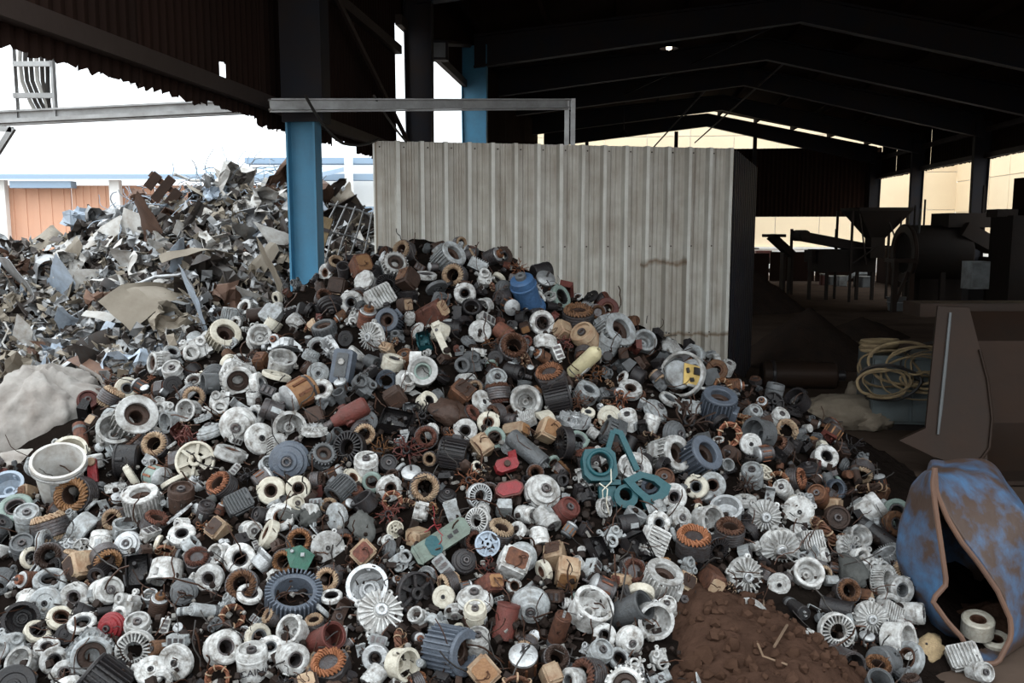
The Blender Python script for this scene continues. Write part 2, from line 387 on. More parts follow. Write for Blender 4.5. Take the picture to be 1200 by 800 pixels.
mb = MB(); mb.box((.03, -.10, 3.74), (.32, .02, 2.36)); mb.box((.18, .0, 3.74), (.02, .2, 2.36)); mb.box((-.12, .0, 3.74), (.02, .2, 2.36)); mb.build('shade_casing', 'column_dark', c1, ang=0)  # added casing: its dark colour stands in for shade on the upper column
column(UL, 11.36, 4.9, 'column_dark', 'dark steel column behind the corrugated screen beside a sky strip', .28, .34)
column(UL, 15.86, 4.9, 'column_blue', 'far blue steel column behind the corrugated screen', .36, .44)
column(UR, 22.5, 4.25, 'column_dark', 'nearest dark column of the right-hand wall', .28, .36)
column(UR, 27.0, 4.25, 'column_dark', 'dark right-hand column behind the horizontal drum machine', .28, .34)
column(UR, 31.2, 4.25, 'column_dark', 'dark corner column beside the far hopper', .28, .36)

# ================================================================== OUTSIDE
# cream boundary walls beyond the right side and the far end
def cream_wall(name, a, b, z0, z1, cw, ch, label, m='cream'):
    a = Vector(a); b = Vector(b); d = b-a; L = d.length; r = empty(name, (a.x, a.y, 0), math.atan2(d.y, d.x), label=label, cat='wall')
    mb = MB(); mb.box((L/2, .06, (z0+z1)/2), (L, .08, z1-z0)); mb.build('backing', 'whitewall', r, ang=0)
    n = max(1, round(L/cw)); k = max(1, round((z1-z0)/ch)); w = L/n; h = (z1-z0)/k
    pm = MB(); pm.box((0,0,0), (w-.03, .05, h-.03)); me = pm.mesh('panel', 0); me.materials.append(MAT[m])
    for i in range(n):
        for j in range(k):
            o = bpy.data.objects.new('panel', me); COL.objects.link(o); o.parent = r; o.location = ((i+.5)*w, 0, z0+(j+.5)*h)
    return r
p, q = S(13.5, 20, 0), S(13.5, 38, 0); cream_wall('boundary_wall', q, p, 1.2, 6.0, 1.6, 1.2, 'cream panelled boundary wall seen through the right-hand openings')
p, q = S(-4, 38, 0), S(13.5, 38, 0); cream_wall('boundary_wall', p, q, 1.0, 7.0, 1.8, 1.5, 'cream panelled boundary wall seen through the far end')
for lab, (a, b), h in (('low white plinth under the right boundary wall', ((13.45, 38), (13.45, 20)), 1.2), ('low white plinth under the far boundary wall', ((-4, 37.95), (13.45, 37.95)), 1.0)):
    mb = MB(); a = S(*a, 0); b = S(*b, 0); d = b-a
    mb.box((a+b)/2+Vector((0,0,h/2-.03)), (d.length, .3, h-.06), Rz(math.atan2(d.y, d.x)))
    mb.box((a+b)/2+Vector((0,0,h-.03)), (d.length, .4, .06), Rz(math.atan2(d.y, d.x)))
    mb.build('wall_plinth', 'whitewall', ang=0, label=lab, cat='plinth')

# low orange building across the yard
bd = empty('yard_building', label='low orange-brown building with pale blue roof across the yard', cat='building')
YB = 38.0
for k, (x0, x1) in enumerate(((8, 82), (84, 128), (142, 180), (182, 236), (238, 300), (302, 360))):
    a = atY(x0, 216, YB); b = atY(x1, 216, YB)
    mb = MB(); nr = 10; w = (b.x-a.x)/nr
    for i in range(nr): mb.box((a.x+(i+.5)*w, YB+(.03 if i % 2 else 0), 1.75), (w, .1, 3.6))
    mb.build('wall_panel', 'orangewall', bd, ang=0)
for x0, x1 in ((129, 141), (-4, 7)):
    a = atY(x0, 212, YB-.4); b = atY(x1, 212, YB-.4)
    mb = MB(); mb.box(((a.x+b.x)/2, YB-.4, 1.85), (b.x-a.x, .3, 3.8)); mb.box(((a.x+b.x)/2, YB-.4, .15), ((b.x-a.x)*1.4, .5, .3)); mb.build('pillar', 'whitewall', bd, ang=0)
a = atY(-60, 210, YB); b = atY(372, 210, YB)
mb = MB()
mb.add([(a.x, YB-1.0, 3.75), (b.x, YB-1.0, 3.75), (b.x, YB+6, 4.5), (a.x, YB+6, 4.5), (a.x, YB-1.0, 3.95), (b.x, YB-1.0, 3.95), (b.x, YB+6, 4.7), (a.x, YB+6, 4.7)],
       [(3,2,1,0),(4,5,6,7),(0,1,5,4),(1,2,6,5),(2,3,7,6),(3,0,4,7)])
mb.build('roof', 'blueroof', bd, ang=0)
mb = MB(); a2 = atY(10, 212, YB-.9); b2 = atY(82, 212, YB-.9); mb.box(((a2.x+b2.x)/2, YB-.6, 3.55), (b2.x-a2.x, .5, .28)); mb.build('canopy', 'blueroof', bd, ang=0)
b2_ = empty('yard_shed', label='pale far shed with blue roof edges and a white post', cat='building')
YB2 = 46.0
a = atY(300, 190, YB2); b = atY(450, 190, YB2)
mb = MB(); mb.box(((a.x+b.x)/2, YB2, 1.3), (b.x-a.x, .2, 2.6)); mb.build('wall', 'whitewall', b2_, ang=0)
for zc in (2.7, 4.3, 5.1):
    mb = MB(); mb.box(((a.x+b.x)/2, YB2-.4, zc), (b.x-a.x+.6, 1.0, .3)); mb.build('roof_edge', 'blueroof', b2_, ang=0)
mb = MB(); mb.box(((a.x+b.x)/2, YB2+1.4, 4.0), (b.x-a.x, .2, 2.6)); mb.build('upper_wall', 'whitewall', b2_, ang=0)
a = atY(404, 190, YB2-1.2); b = atY(413, 190, YB2-1.2)
mb = MB(); mb.box(((a.x+b.x)/2, YB2-1.2, 2.6), (b.x-a.x, .3, 5.2)); mb.box(((a.x+b.x)/2, YB2-1.2, .1), ((b.x-a.x)*1.5, .5, .2)); mb.build('post', 'whitewall', b2_, ang=0)

# ================================================================== CORRUGATED SCREEN
PA = atY(441, 165, 7.9); PB = atY(857, 174, 8.7)
dP = Vector((PB.x-PA.x, PB.y-PA.y, 0)); LP = dP.length; angP = math.atan2(dP.y, dP.x)
scr = empty('corrugated_screen', (PA.x, PA.y, 0), angP, label='weathered pale corrugated steel screen standing behind the pile', cat='screen')
ZT0, ZT1 = PA.z, PB.z
NR = 16; pit = LP/NR
def panel_profile(k0, k1):
    pr = []
    for k in range(k0, k1):
        x = k*pit
        pr += [(x, 0), (x+pit*.20, 0), (x+pit*.24, -.012), (x+pit*.30, -.012), (x+pit*.34, 0), (x+pit*.42, 0), (x+pit*.46, -.012), (x+pit*.52, -.012), (x+pit*.56, 0), (x+pit*.72, 0), (x+pit*.77, -.075), (x+pit*.93, -.075), (x+pit*.985, 0)]
    pr.append((k1*pit+.012, 0)); return pr
for k in range(4):
    pr = panel_profile(k*4, k*4+4); mb = MB(); n = len(pr); vs = []
    for th in (0, .003):
        for zf in range(9):
            for x, y in pr:
                zt = ZT0+(ZT1-ZT0)*x/LP
                vs.append((x, y+th-(.004*(k % 2))+.006*noise.noise(Vector((x*2, zf*.8, 1))), .02+(zt-.02)*zf/8))
    fs = []
    for t in (0, 1):
        o0 = t*9*n
        for z in range(8):
            for i in range(n-1):
                a = o0+z*n+i; f = (a, a+1, a+n+1, a+n); fs.append(f if t == 0 else f[::-1])
    mb.add(vs, fs)
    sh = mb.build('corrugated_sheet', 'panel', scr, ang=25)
    sm = MB()
    for i in range(4):
        x = (k*4+i+.12)*pit; zt = ZT0+(ZT1-ZT0)*x/LP
        for dz in (.05, .92, 1.75): sm.cyl(.007, 0, .006, 8, .002, c=(x, -.012, zt-dz), M=Rx(pi/2))
    sm.build('screws', 'brown', sh, kind='stuff')
mb = MB(); mb.box((-.012, .03, (ZT0)/2), (.03, .06, ZT0)); mb.build('corner_post', 'panel', scr, ang=0)
mb = MB()
for i in range(NR): 
    x0 = i*pit; z0 = ZT0+(ZT1-ZT0)*(x0+pit/2)/LP
    mb.box((x0+pit/2, .045, z0-.06), (pit*1.02, .05, .05))
mb.build('top_rail', 'rail', scr, ang=0)
# return side of the screen, dark inside the shed
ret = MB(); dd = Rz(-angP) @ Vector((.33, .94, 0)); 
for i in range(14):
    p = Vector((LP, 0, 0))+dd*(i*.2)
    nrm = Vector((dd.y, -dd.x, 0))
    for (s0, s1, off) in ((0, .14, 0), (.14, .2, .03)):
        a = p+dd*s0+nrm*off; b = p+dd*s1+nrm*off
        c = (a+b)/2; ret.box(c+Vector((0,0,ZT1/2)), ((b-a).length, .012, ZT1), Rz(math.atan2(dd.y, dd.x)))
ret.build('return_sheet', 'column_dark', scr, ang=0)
# rust tide lines and painted rib shading on the screen material
def tide():
    nt = MAT['panel'].node_tree; N = nt.nodes; L = nt.links; b = N['Principled BSDF']; src = b.inputs['Base Color'].links[0].from_socket
    tc = N.new('ShaderNodeTexCoord'); sp = N.new('ShaderNodeSeparateXYZ'); L.new(tc.outputs['Object'], sp.inputs[0])
    ns = N.new('ShaderNodeTexNoise'); ns.inputs['Scale'].default_value = 6; L.new(tc.outputs['Object'], ns.inputs['Vector'])
    def mth(op, a, b_=None):
        n = N.new('ShaderNodeMath'); n.operation = op
        for i, x in enumerate((a, b_)):
            if x is None: continue
            if isinstance(x, (int, float)): n.inputs[i].default_value = x
            else: L.new(x, n.inputs[i])
        return n.outputs[0]
    wob = mth('MULTIPLY', mth('SUBTRACT', ns.outputs[0], .5), .10)
    tot = None
    def local(px, py):
        d = ray(px, py); n_ = Vector((-sin(angP), cos(angP), 0)); t = ((Vector((PA.x, PA.y, 0))-Vector(CAM)).dot(n_))/Vector(d).dot(n_)
        p = Vector(CAM)+Vector(d)*t; return (p-Vector((PA.x, PA.y, 0))).dot(Vector((cos(angP), sin(angP), 0))), p.z
    for (p0, p1, half) in (((750, 308), (801, 308), .05), ((765, 390), (857, 392), .04)):
        x0, z0 = local(*p0); x1, z1 = local(*p1)
        zz = mth('ADD', sp.outputs['Z'], wob)
        band = mth('SUBTRACT', 1.0, mth('DIVIDE', mth('ABSOLUTE', mth('SUBTRACT', zz, (z0+z1)/2)), half))
        band = mth('MAXIMUM', band, 0.0)
        below = mth('MULTIPLY', mth('LESS_THAN', zz, (z0+z1)/2), .38)
        band = mth('MAXIMUM', band, below)
        inx = mth('MULTIPLY', mth('GREATER_THAN', sp.outputs['X'], x0), mth('LESS_THAN', sp.outputs['X'], x1))
        band = mth('MULTIPLY', band, inx)
        tot = band if tot is None else mth('MAXIMUM', tot, band)
    fr = mth('FRACT', mth('DIVIDE', sp.outputs['X'], pit))          # rib shading painted in: grimy darker pans, dark line down each rib's right side
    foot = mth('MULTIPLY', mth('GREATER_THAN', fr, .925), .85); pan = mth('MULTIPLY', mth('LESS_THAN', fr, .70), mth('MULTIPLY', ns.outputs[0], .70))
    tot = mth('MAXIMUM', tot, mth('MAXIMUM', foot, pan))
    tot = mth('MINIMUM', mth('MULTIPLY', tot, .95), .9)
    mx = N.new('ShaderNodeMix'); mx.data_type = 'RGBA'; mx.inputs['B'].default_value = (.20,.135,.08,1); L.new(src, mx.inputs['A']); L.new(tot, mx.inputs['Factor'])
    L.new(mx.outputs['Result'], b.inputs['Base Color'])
tide()

# ================================================================== CABLE TRAYS
ct = empty('cable_tray', label='grey metal cable rail running from blue column to the screen top', cat='cable tray')
A = atY(316, 122, 6.62); B = atY(668, 121, 8.42)
for dz, w, h, nm in ((.032, .06, .012, 'flange'), (0, .012, .06, 'web'), (-.036, .05, .012, 'flange'), (-.052, .02, .012, 'lip')):
    mb = MB(); mb.bar(A+Vector((0,0,dz)), B+Vector((0,0,dz)), w, h) if False else mb.box((A+B)/2+Vector((0,0,dz)), ((B-A).length, w, h), (B-A).to_track_quat('X', 'Z').to_matrix())
    mb.build(nm, 'rail', ct, ang=0)
zpan = PA.z+(PB.z-PA.z)*.55
for dx in (-.028, .028):
    mb = MB(); mb.box((B.x+dx, B.y, (B.z+.04+zpan-.1)/2), (.04, .05, B.z+.04-zpan+.1)); mb.build('drop_channel', 'rail', ct, ang=0)
t2 = empty('outdoor_cable_tray', label='pale cable tray crossing the sky outside the left wall', cat='cable tray')
A = atY(-14, 139, 7.2); B = atY(296, 124, 7.2)
for dz, w, h, nm in ((.045, .09, .014, 'flange'), (.01, .012, .06, 'web'), (-.03, .11, .03, 'flange'), (-.055, .05, .012, 'lip')):
    mb = MB(); mb.box((A+B)/2+Vector((0,0,dz)), ((B-A).length, w, h), (B-A).to_track_quat('X', 'Z').to_matrix()); mb.build(nm, 'rail', t2, ang=0)
mb = MB(); mb.tube([atY(18, 140, 7.25), atY(18, 420, 7.25)+Vector((0,0,-.6))], .02, 6) if False else None
ld = empty('cable_ladder', label='upright cable ladder with hanging cables above the outdoor tray', cat='cable ladder')
for x0, x1 in ((15, 22), (58, 67)):
    a = atY(x0, 40, 7.2); b = atY(x1, 138, 7.2); mb = MB(); mb.box(((a.x+b.x)/2, 7.2, (a.z+b.z)/2), (b.x-a.x, .05, a.z-b.z)); mb.build('upright', 'rail', ld, ang=0)
for y0, y1 in ((72, 78), (109, 115)):
    a = atY(16, y0, 7.19); b = atY(62, y1, 7.19); mb = MB(); mb.box(((a.x+b.x)/2, 7.19, (a.z+b.z)/2), (b.x-a.x, .03, a.z-b.z)); mb.build('rung', 'rail', ld, ang=0)
for k in range(6):
    xs = 22+k*6; pts = [atY(xs+2, 40, 7.26), atY(xs+1+k*.5, 70, 7.26), atY(xs+4, 95, 7.26), atY(min(57, xs+14), 120, 7.26), atY(min(60, xs+24), 138, 7.26)]
    mb = MB(); mb.tube([Vector(noise_p) for noise_p in pts], .016, 6); mb.build('cable', 'cable' if k % 3 else 'enamel', ld)
br = MB(); br.bar(atY(-6, 150, 7.0), atY(15, 152, 7.0), .04); br.bar(atY(15, 150, 7.0), atY(-4, 180, 7.0), .04); br.build('angle_bracket', 'rail', ang=0, label='small grey angle bracket at the left edge under the outdoor tray', cat='bracket')
def sag(a, b, s, n=12): return [a.lerp(b, i/n)+Vector((0,0,-s*4*(i/n)*(1-i/n))) for i in range(n+1)]
mb = MB(); mb.tube(sag(atY(358, 112, 6.6), atY(402, 168, 7.2), .05)+sag(atY(403, 168, 7.2), atY(443, 163, 7.85), .03)[1:], .012, 6); mb.build('hanging_cable', 'cable', label='dark cable drooping from the rail behind the blue column', cat='cable')
mb = MB(); mb.tube(sag(atY(438, 112, 7.1), atY(476, 166, 7.9), .02), .010, 6); mb.build('hanging_cable', 'cable', label='dark cable slanting from the rail to the screen top', cat='cable')

# hanging lamps under the roof
def lamp(px, py, Y, label, on=True):
    p = atY(px, py, Y); r = empty('hanging_lamp', p, label=label, cat='lamp')
    mb = MB(); mb.lathe([(.05,.16),(.07,.12),(.17,.0),(.165,.0),(.06,.11),(.04,.15)], 16); mb.build('shade', 'column_dark', r)
    mb = MB(); mb.lathe([(0,-.03),(.045,-.01),(.055,.03),(.03,.08),(.0,.085)], 12); mb.build('bulb', 'glow' if on else 'lightgrey', r)
    Xs = p.x; u = Xs*cos(YAW)-p.y*sin(YAW)
    mb = MB(); mb.tube([(0,0,.15), (0,0,max(.2, roofz(u)+.2-p.z))], .012, 5); mb.build('suspension', 'column_dark', r)
lamp(784, 57, 16.5, 'lit hanging lamp glowing beside the middle of the roof')
lamp(1072, 91, 20.0, 'small lit hanging lamp high above the drum machine')
lamp(731, 160, 26.0, 'unlit hanging lamp outlined against the bright gable', False)
lamp(971, 77, 19.0, 'dim unlit hanging lamp high at the roof centre right', False)
fl = empty('flood_light', S(UL+.12, 11.9, 4.05), 0, label='black flood light fixed between the dark column and far blue column', cat='lamp')
mb = MB(); mb.cbox((0,0,0), (.3, .16, .24), .03); mb.build('housing', 'column_dark', fl, ang=0)
mb = MB(); mb.box((0,-.09,0), (.24, .02, .18)); mb.build('glass', 'grey', fl, ang=0)
mb = MB(); mb.bar((-.1, 0, .12), (-.16, -.5, .2), .03); mb.build('arm', 'column_dark', fl, ang=0)
# ================================================================== THE KINDS OF SCRAP PART (unit radius, axis along Z)
KIND = {}
def kind(name, noun, cat, parts, rad=1.0):
    KIND[name] = dict(noun=noun, cat=cat, parts=parts, rad=rad)
def P(mb, name, m=None, par=None, ang=35): return (name, mb.mesh(name, ang), m, par)   # m None -> the thing's own colour
def radial(mb, n, r0, r1, w, z0, z1, tilt=0.0, off=0.0):
    for k in range(n):
        a = 2*pi*(k+off)/n
        mb.box(Vector(((r0+r1)/2*cos(a), (r0+r1)/2*sin(a), (z0+z1)/2)), (r1-r0, w, z1-z0), Rz(a) @ Rx(tilt))
    return mb
def winding(n, ri, ro, z, up, r=.055):
    mb = MB()
    for k in range(n):
        a = 2*pi*k/n; pts = []
        for i in range(6):
            t = i/5; rr = ri+(ro-ri)*t; aa = a+.5*(t-.5)+random.uniform(-.03, .03)
            pts.append((rr*cos(aa), rr*sin(aa), z+up*(.05+.24*sin(pi*t)*random.uniform(.7, 1.25))))
        mb.tube(pts, r, 5)
    mb.lathe([((ri+ro)/2+(ro-ri)*.36*cos(b), z+up*.12+.11*sin(b)) for b in [2*pi*i/8 for i in range(8)]], 24, True)
    return mb
def wires(n, L, r, start=(0,0,0), seed=0):
    rs = random.Random(seed); mb = MB()
    for k in range(n):
        p = Vector(start)+Vector((rs.uniform(-.1,.1), rs.uniform(-.1,.1), 0)); d = Vector((rs.uniform(-1,1), rs.uniform(-1,1), rs.uniform(.1,1))).normalized(); pts = [p.copy()]
        for i in range(7):
            d = (d+Vector((rs.uniform(-.7,.7), rs.uniform(-.7,.7), rs.uniform(-.6,.4)))).normalized(); p = p+d*L/7; pts.append(p.copy())
        mb.tube(pts, r, 4)
    return mb
def ears(n, r, w, z0, z1, hole=True, off=0.0):
    out = []
    for k in range(n):
        a = 2*pi*k/n+off; mb = MB(); c = Vector((r*cos(a), r*sin(a), 0))
        mb.ring(w, w*.38, z0, z1, 10, .02, c=c); mb.box(c*.86+Vector((0,0,(z0+z1)/2)), (w*1.4, w*1.3, (z1-z0)*.9), Rz(a)); out.append(mb)
    return out

# white moulded ring core
for nm, ri, h, noun in (('ring', .47, .34, 'moulded ring core'), ('ring_thick', .50, .62, 'thick moulded ring core'), ('ring_thin', .60, .24, 'narrow moulded ring core')):
    a = MB().ring(1, ri, -h, h, 28, .09)
    b = MB().ring(ri+.03, ri-.12, -h*.86, h*.86, 24, .04)
    c = MB().box((.93, 0, h*.55), (.26, .34, h*.7), Rz(.2))
    w = wires(2, .9, .025, (.9, .05, h), seed=len(nm)*7)
    kind(nm, noun, 'ring core', [P(a, 'moulding'), P(b, 'bore_liner', 'copperdark'), P(c, 'terminal_block'), P(w, 'lead', 'cable')])
# wound stator
for nm, sq, noun in (('stator', False, 'wound motor stator'), ('stator_square', True, 'square wound motor stator')):
    a = MB()
    if sq:
        for k in range(5):
            a.prism([(x*.86, y*.86) for x, y in ((.62,1),(-.62,1),(-1,.62),(-1,-.62),(-.62,-1),(.62,-1),(1,-.62),(1,.62))], -.42+k*.17, -.42+k*.17+.155)
    else:
        for k in range(5): a.ring(.94, .56, -.42+k*.17, -.42+k*.17+.155, 28, .012)
    b = MB().ring(.58, .46, -.44, .44, 24, .02)
    kind(nm, noun, 'stator', [P(a, 'lamination_stack', 'steel'), P(winding(26, .5, .84, .42, 1), 'winding'), P(winding(26, .5, .84, -.42, -1), 'winding'), P(b, 'bore', 'brown')])
# bare copper coil ring
a = MB(); random.seed(3)
for k in range(9):
    ph = random.uniform(0, 6.28); a.tube([((.74+.14*cos(t*2*pi*3+ph))*cos(t*2*pi), (.74+.14*cos(t*2*pi*3+ph))*sin(t*2*pi), .17*sin(t*2*pi*3+ph+1)) for t in [i/40 for i in range(41)]], .06, 5, False)
b = MB()
for k in range(7):
    an = 2*pi*k/7; b.ring(.27, .22, -.05, .05, 12, .01, c=(.74*cos(an), .74*sin(an), 0), M=Rz(an) @ Rx(pi/2))
kind('coil', 'bare ring coil', 'coil', [P(a, 'strands'), P(b, 'binding', 'tan')])
# finned end shield
def end_shield(nm, n, noun, dome=.28):
    a = MB().lathe([(0,.20),(.28,.22),(.34,.12),(.5,.10),(.9,.0),(.98,-.06),(.98,-.34),(.90,-.34),(.88,-.1),(.5,-.02),(0,.02)], 32)
    f = radial(MB(), n, .36, .97, .07, -.04, .20)
    h = MB().ring(.27, .12, .16, .36, 20, .03)
    parts = [P(a, 'dish'), P(f, 'radial_ribs'), P(h, 'bearing_hub', 'alu')]
    for e in ears(4, 1.02, .17, -.32, -.12, off=.4): parts.append(P(e, 'mounting_ear'))
    kind(nm, noun, 'end shield', parts, 1.15)
end_shield('end_shield', 20, 'finned motor end shield'); 
a = MB().lathe([(0,.08),(.30,.10),(.34,.05),(.95,.05),(1,.0),(1,-.12),(.94,-.12),(.92,-.02),(0,-.02)], 30); parts = [P(a, 'plate'), P(MB().ring(.14, .06, .06, .2, 14, .02), 'bearing_hub', 'dark')]
for e in ears(5, 1.03, .15, -.12, .06, off=.2): parts.append(P(e, 'mounting_ear'))
kind('plate', 'round cover plate with lugs', 'cover plate', parts, 1.1)
# vented ring (fins all round an open middle)
a = MB().ring(1, .86, -.35, .2, 32, .04); b = radial(MB(), 24, .48, .9, .075, -.05, .3); c = MB().ring(.54, .45, -.3, .22, 24, .03)
kind('vent_ring', 'vented open ring casting', 'ring casting', [P(a, 'rim'), P(b, 'vanes'), P(c, 'inner_ring')])
# finned cylindrical housing
a = MB().lathe([(.62,-.8),(.84,-.8),(.84,.8),(.62,.8),(.62,.5),(.62,-.5)], 28, True); b = radial(MB(), 26, .82, 1.0, .06, -.74, .74)
c = MB().ring(.95, .56, .74, .92, 28, .04); d = MB().cbox((0,0,0), (.62,.8,.3), .06, M=Ry(pi/2)); d.v = [(p[0]+1.0, p[1], p[2]) for p in d.v]
e = MB().ring(.63, .3, -.6, .55, 22, .05)
kind('finned', 'ribbed motor housing', 'motor housing', [P(a, 'shell'), P(b, 'cooling_fins'), P(c, 'end_rim'), P(d, 'terminal_box'), P(e, 'stator_core', 'brown')], 1.2)
# radial fin ring
a = MB().ring(.86, .66, -.32, .32, 36, .04); b = radial(MB(), 38, .8, 1.0, .05, -.34, .40); c = MB().ring(.98, .62, -.42, -.32, 36, .02)
kind('fin_ring', 'open ring with cooling fins', 'fin ring', [P(a, 'ring'), P(b, 'cooling_fins'), P(c, 'base_flange')])
# slotted box end with round mouth
a = MB().cbox((0,0,-.25), (1.7,1.5,.6), .22); b = MB().ring(.78, .55, .0, .62, 28, .06); c = radial(MB(), 22, .76, .88, .09, .05, .5)
d = [MB().cbox((-.72+.24*0, .0, 0), (.1,.1,.1), .02)]
s_ = MB()
for k in range(5): s_.box((-.88, -.5+k*.25, -.25), (.08, .14, .42))
f = MB().ring(.56, .28, -.1, .45, 22, .05)
kind('slot_box', 'slotted box casting', 'casting', [P(a, 'box_body', ang=30), P(b, 'mouth_ring'), P(c, 'ribs'), P(s_, 'slots', 'grey'), P(f, 'core', 'brown')], 1.1)
# slotted block with fins on one face
a = MB().cbox((0,0,0), (1.5,1.2,.8), .12); b = MB()
for k in range(8): b.box((-.62+k*.177, 0, .45), (.07, 1.1, .16))
c = MB().box((0,-.62,-.1), (1.3,.1,.4)); d = MB().cyl(.18, 0, .12, 12, .03, c=(.55,0,.4))
kind('slot_block', 'ribbed rectangular casting', 'casting', [P(a, 'body', ang=30), P(b, 'ribs'), P(c, 'side_flange'), P(d, 'boss')], 1.0)
# open cup with lugs
a = MB().lathe([(.0,-.62),(.80,-.62),(.92,-.52),(.96,.55),(1.02,.56),(1.02,.68),(.82,.68),(.80,.0),(.5,-.30),(0,-.34)], 30)
parts = [P(a, 'cup'), P(MB().ring(.34, .2, -.36, -.02, 18, .03), 'inner_hub')]
for e in ears(3, .98, .14, .1, .5): parts.append(P(e, 'lug'))
kind('cup', 'open cup housing with lugs', 'cup housing', parts, 1.1)
# plain can
a = MB().lathe([(0,-.82),(.70,-.82),(.78,-.74),(.78,.70),(.72,.80),(.62,.80),(.60,.62),(0,.60)], 26); b = MB().ring(.81, .74, .28, .40, 26, .02); c = MB().ring(.26, .12, .56, .80, 14, .02); d = MB().box((.8,0,-.3), (.08,.4,.7))
kind('can', 'short cylindrical motor can', 'motor can', [P(a, 'body'), P(b, 'band'), P(c, 'hub', 'steel'), P(d, 'name_plate', 'lightgrey')], 1.05)
# hollow pipe shell
a = MB().lathe([(.62,-1),(.66,-1),(.66,1),(.56,1),(.56,-.2),(.0,-.25),(0,-.9),(.62,-.98)], 24); b = MB().ring(.70, .54, .86, 1.0, 24, .02); c = MB().ring(.69,.6,-1,-.84,24,.02)
kind('shell', 'open tubular motor shell', 'motor shell', [P(a, 'tube'), P(b, 'mouth_rim'), P(c, 'foot_rim')], 1.15)
# stepped dome
a = MB().lathe([(0,-.42),(.9,-.42),(1,-.34),(1,-.08),(.93,-.02),(.93,.10),(.78,.16),(.74,.30),(.50,.36),(.44,.46),(.30,.46),(.28,.40),(0,.40)], 32)
b = MB().ring(.24, .12, .36, .60, 18, .03); c = MB().ring(1.02, .94, -.28, -.16, 32, .02)
kind('dome', 'stepped dome housing', 'dome housing', [P(a, 'dome'), P(b, 'bearing_hub', 'steel'), P(c, 'flange_ring')])
# disc with small hole
a = MB().lathe([(.10,-.22),(.94,-.22),(1,-.16),(1,.16),(.94,.22),(.62,.20),(.58,.15),(.34,.15),(.30,.22),(.10,.22)], 30, True); b = MB().ring(.2, .06, -.24, .28, 16, .03)
kind('disc', 'flat disc with hub hole', 'disc', [P(a, 'disc'), P(b, 'hub', 'dark')])
# spoked wheel / fan
a = MB().ring(1, .86, -.16, .16, 30, .04); b = radial(MB(), 6, .25, .9, .16, -.06, .1); c = MB().ring(.32, .12, -.14, .26, 18, .04); d = MB().lathe([(.45,-.10),(.88,-.10),(.88,-.14),(.45,-.14)], 30, True)
kind('fan', 'spoked fan wheel', 'fan wheel', [P(a, 'rim'), P(b, 'spokes'), P(c, 'hub'), P(d, 'back_plate')])
# rotor with shaft
a = MB()
for k in range(6): a.ring(.62, .2, -.55+k*.18, -.55+k*.18+.165, 22, .015)
b = MB().lathe([(0,-1.25),(.09,-1.22),(.10,-.6),(.16,-.58),(.16,.9),(.09,.92),(.08,1.3),(0,1.32)], 12); c = MB().ring(.56, .24, .53, .66, 20, .03); d = radial(MB(), 14, .2, .34, .03, .66, .95); d.ring(.32,.14,.66,.94,16,.02)
kind('rotor', 'motor rotor on its shaft', 'rotor', [P(a, 'laminations'), P(b, 'shaft', 'steel'), P(c, 'end_ring', 'alu'), P(d, 'commutator', 'copper')], 1.15)
# potted block
def potted(nm, sx, sy, sz, noun):
    bm = bmesh.new(); bmesh.ops.create_cube(bm, size=1.0); bmesh.ops.scale(bm, vec=(sx, sy, sz), verts=bm.verts); bmesh.ops.bevel(bm, geom=bm.edges[:], offset=.16, segments=3, affect='EDGES')
    for v in bm.verts: v.co += Vector((noise.noise(v.co*2), noise.noise(v.co*2+Vector((9,0,0))), noise.noise(v.co*2+Vector((0,9,0)))))*.05
    me = bpy.data.meshes.new('block'); bm.to_mesh(me); bm.free(); me.polygons.foreach_set('use_smooth', [True]*len(me.polygons)); me.set_sharp_from_angle(angle=R(50))
    f = MB().cbox((0,0,sz/2), (sx*.74, sy*.74, .07), .12)
    w = wires(3, 1.0, .03, (0, .1, sz/2), seed=len(noun)); 
    kind(nm, noun, 'potted block', [('block', me, None, None), P(f, 'potting_face', 'amber'), P(w, 'lead', 'copperdark')], 1.05)
potted('block', 1.5, 1.3, 1.45, 'potted square block'); potted('block_long', 1.15, 1.0, 1.9, 'long potted block')
# small complete motor
a = MB().lathe([(0,-.8),(.56,-.8),(.64,-.72),(.64,.40),(0,.40)], 24); b = MB().lathe([(0,.40),(.68,.40),(.68,.54),(.50,.66),(.3,.72),(0,.72)], 24); c = MB().cyl(.08, .7, 1.2, 10, .02); d = radial(MB(), 8, .60, .70, .12, -.5, .2); e = MB().ring(.67,.58,-.62,-.5,24,.02)
kind('motor', 'small capped motor', 'motor', [P(a, 'can'), P(b, 'end_cap', 'alu'), P(c, 'shaft', 'steel'), P(d, 'field_slots', 'copper'), P(e, 'clamp_band', 'steel')], 1.1)
# capacitor
a = MB().lathe([(0,-1.1),(.38,-1.1),(.44,-1.04),(.44,1.0),(.40,1.04),(.40,1.10),(.34,1.10),(.33,1.04),(0,1.04)], 20); b = MB().box((.12,0,1.15), (.06,.14,.22)).box((-.12,0,1.15), (.06,.14,.22)); c = MB().ring(.455, .42, -.75, -.5, 20, .005)
kind('capacitor', 'long cylindrical capacitor', 'capacitor', [P(a, 'can'), P(b, 'terminals', 'alu'), P(c, 'sleeve_band', 'grey')], 1.15)
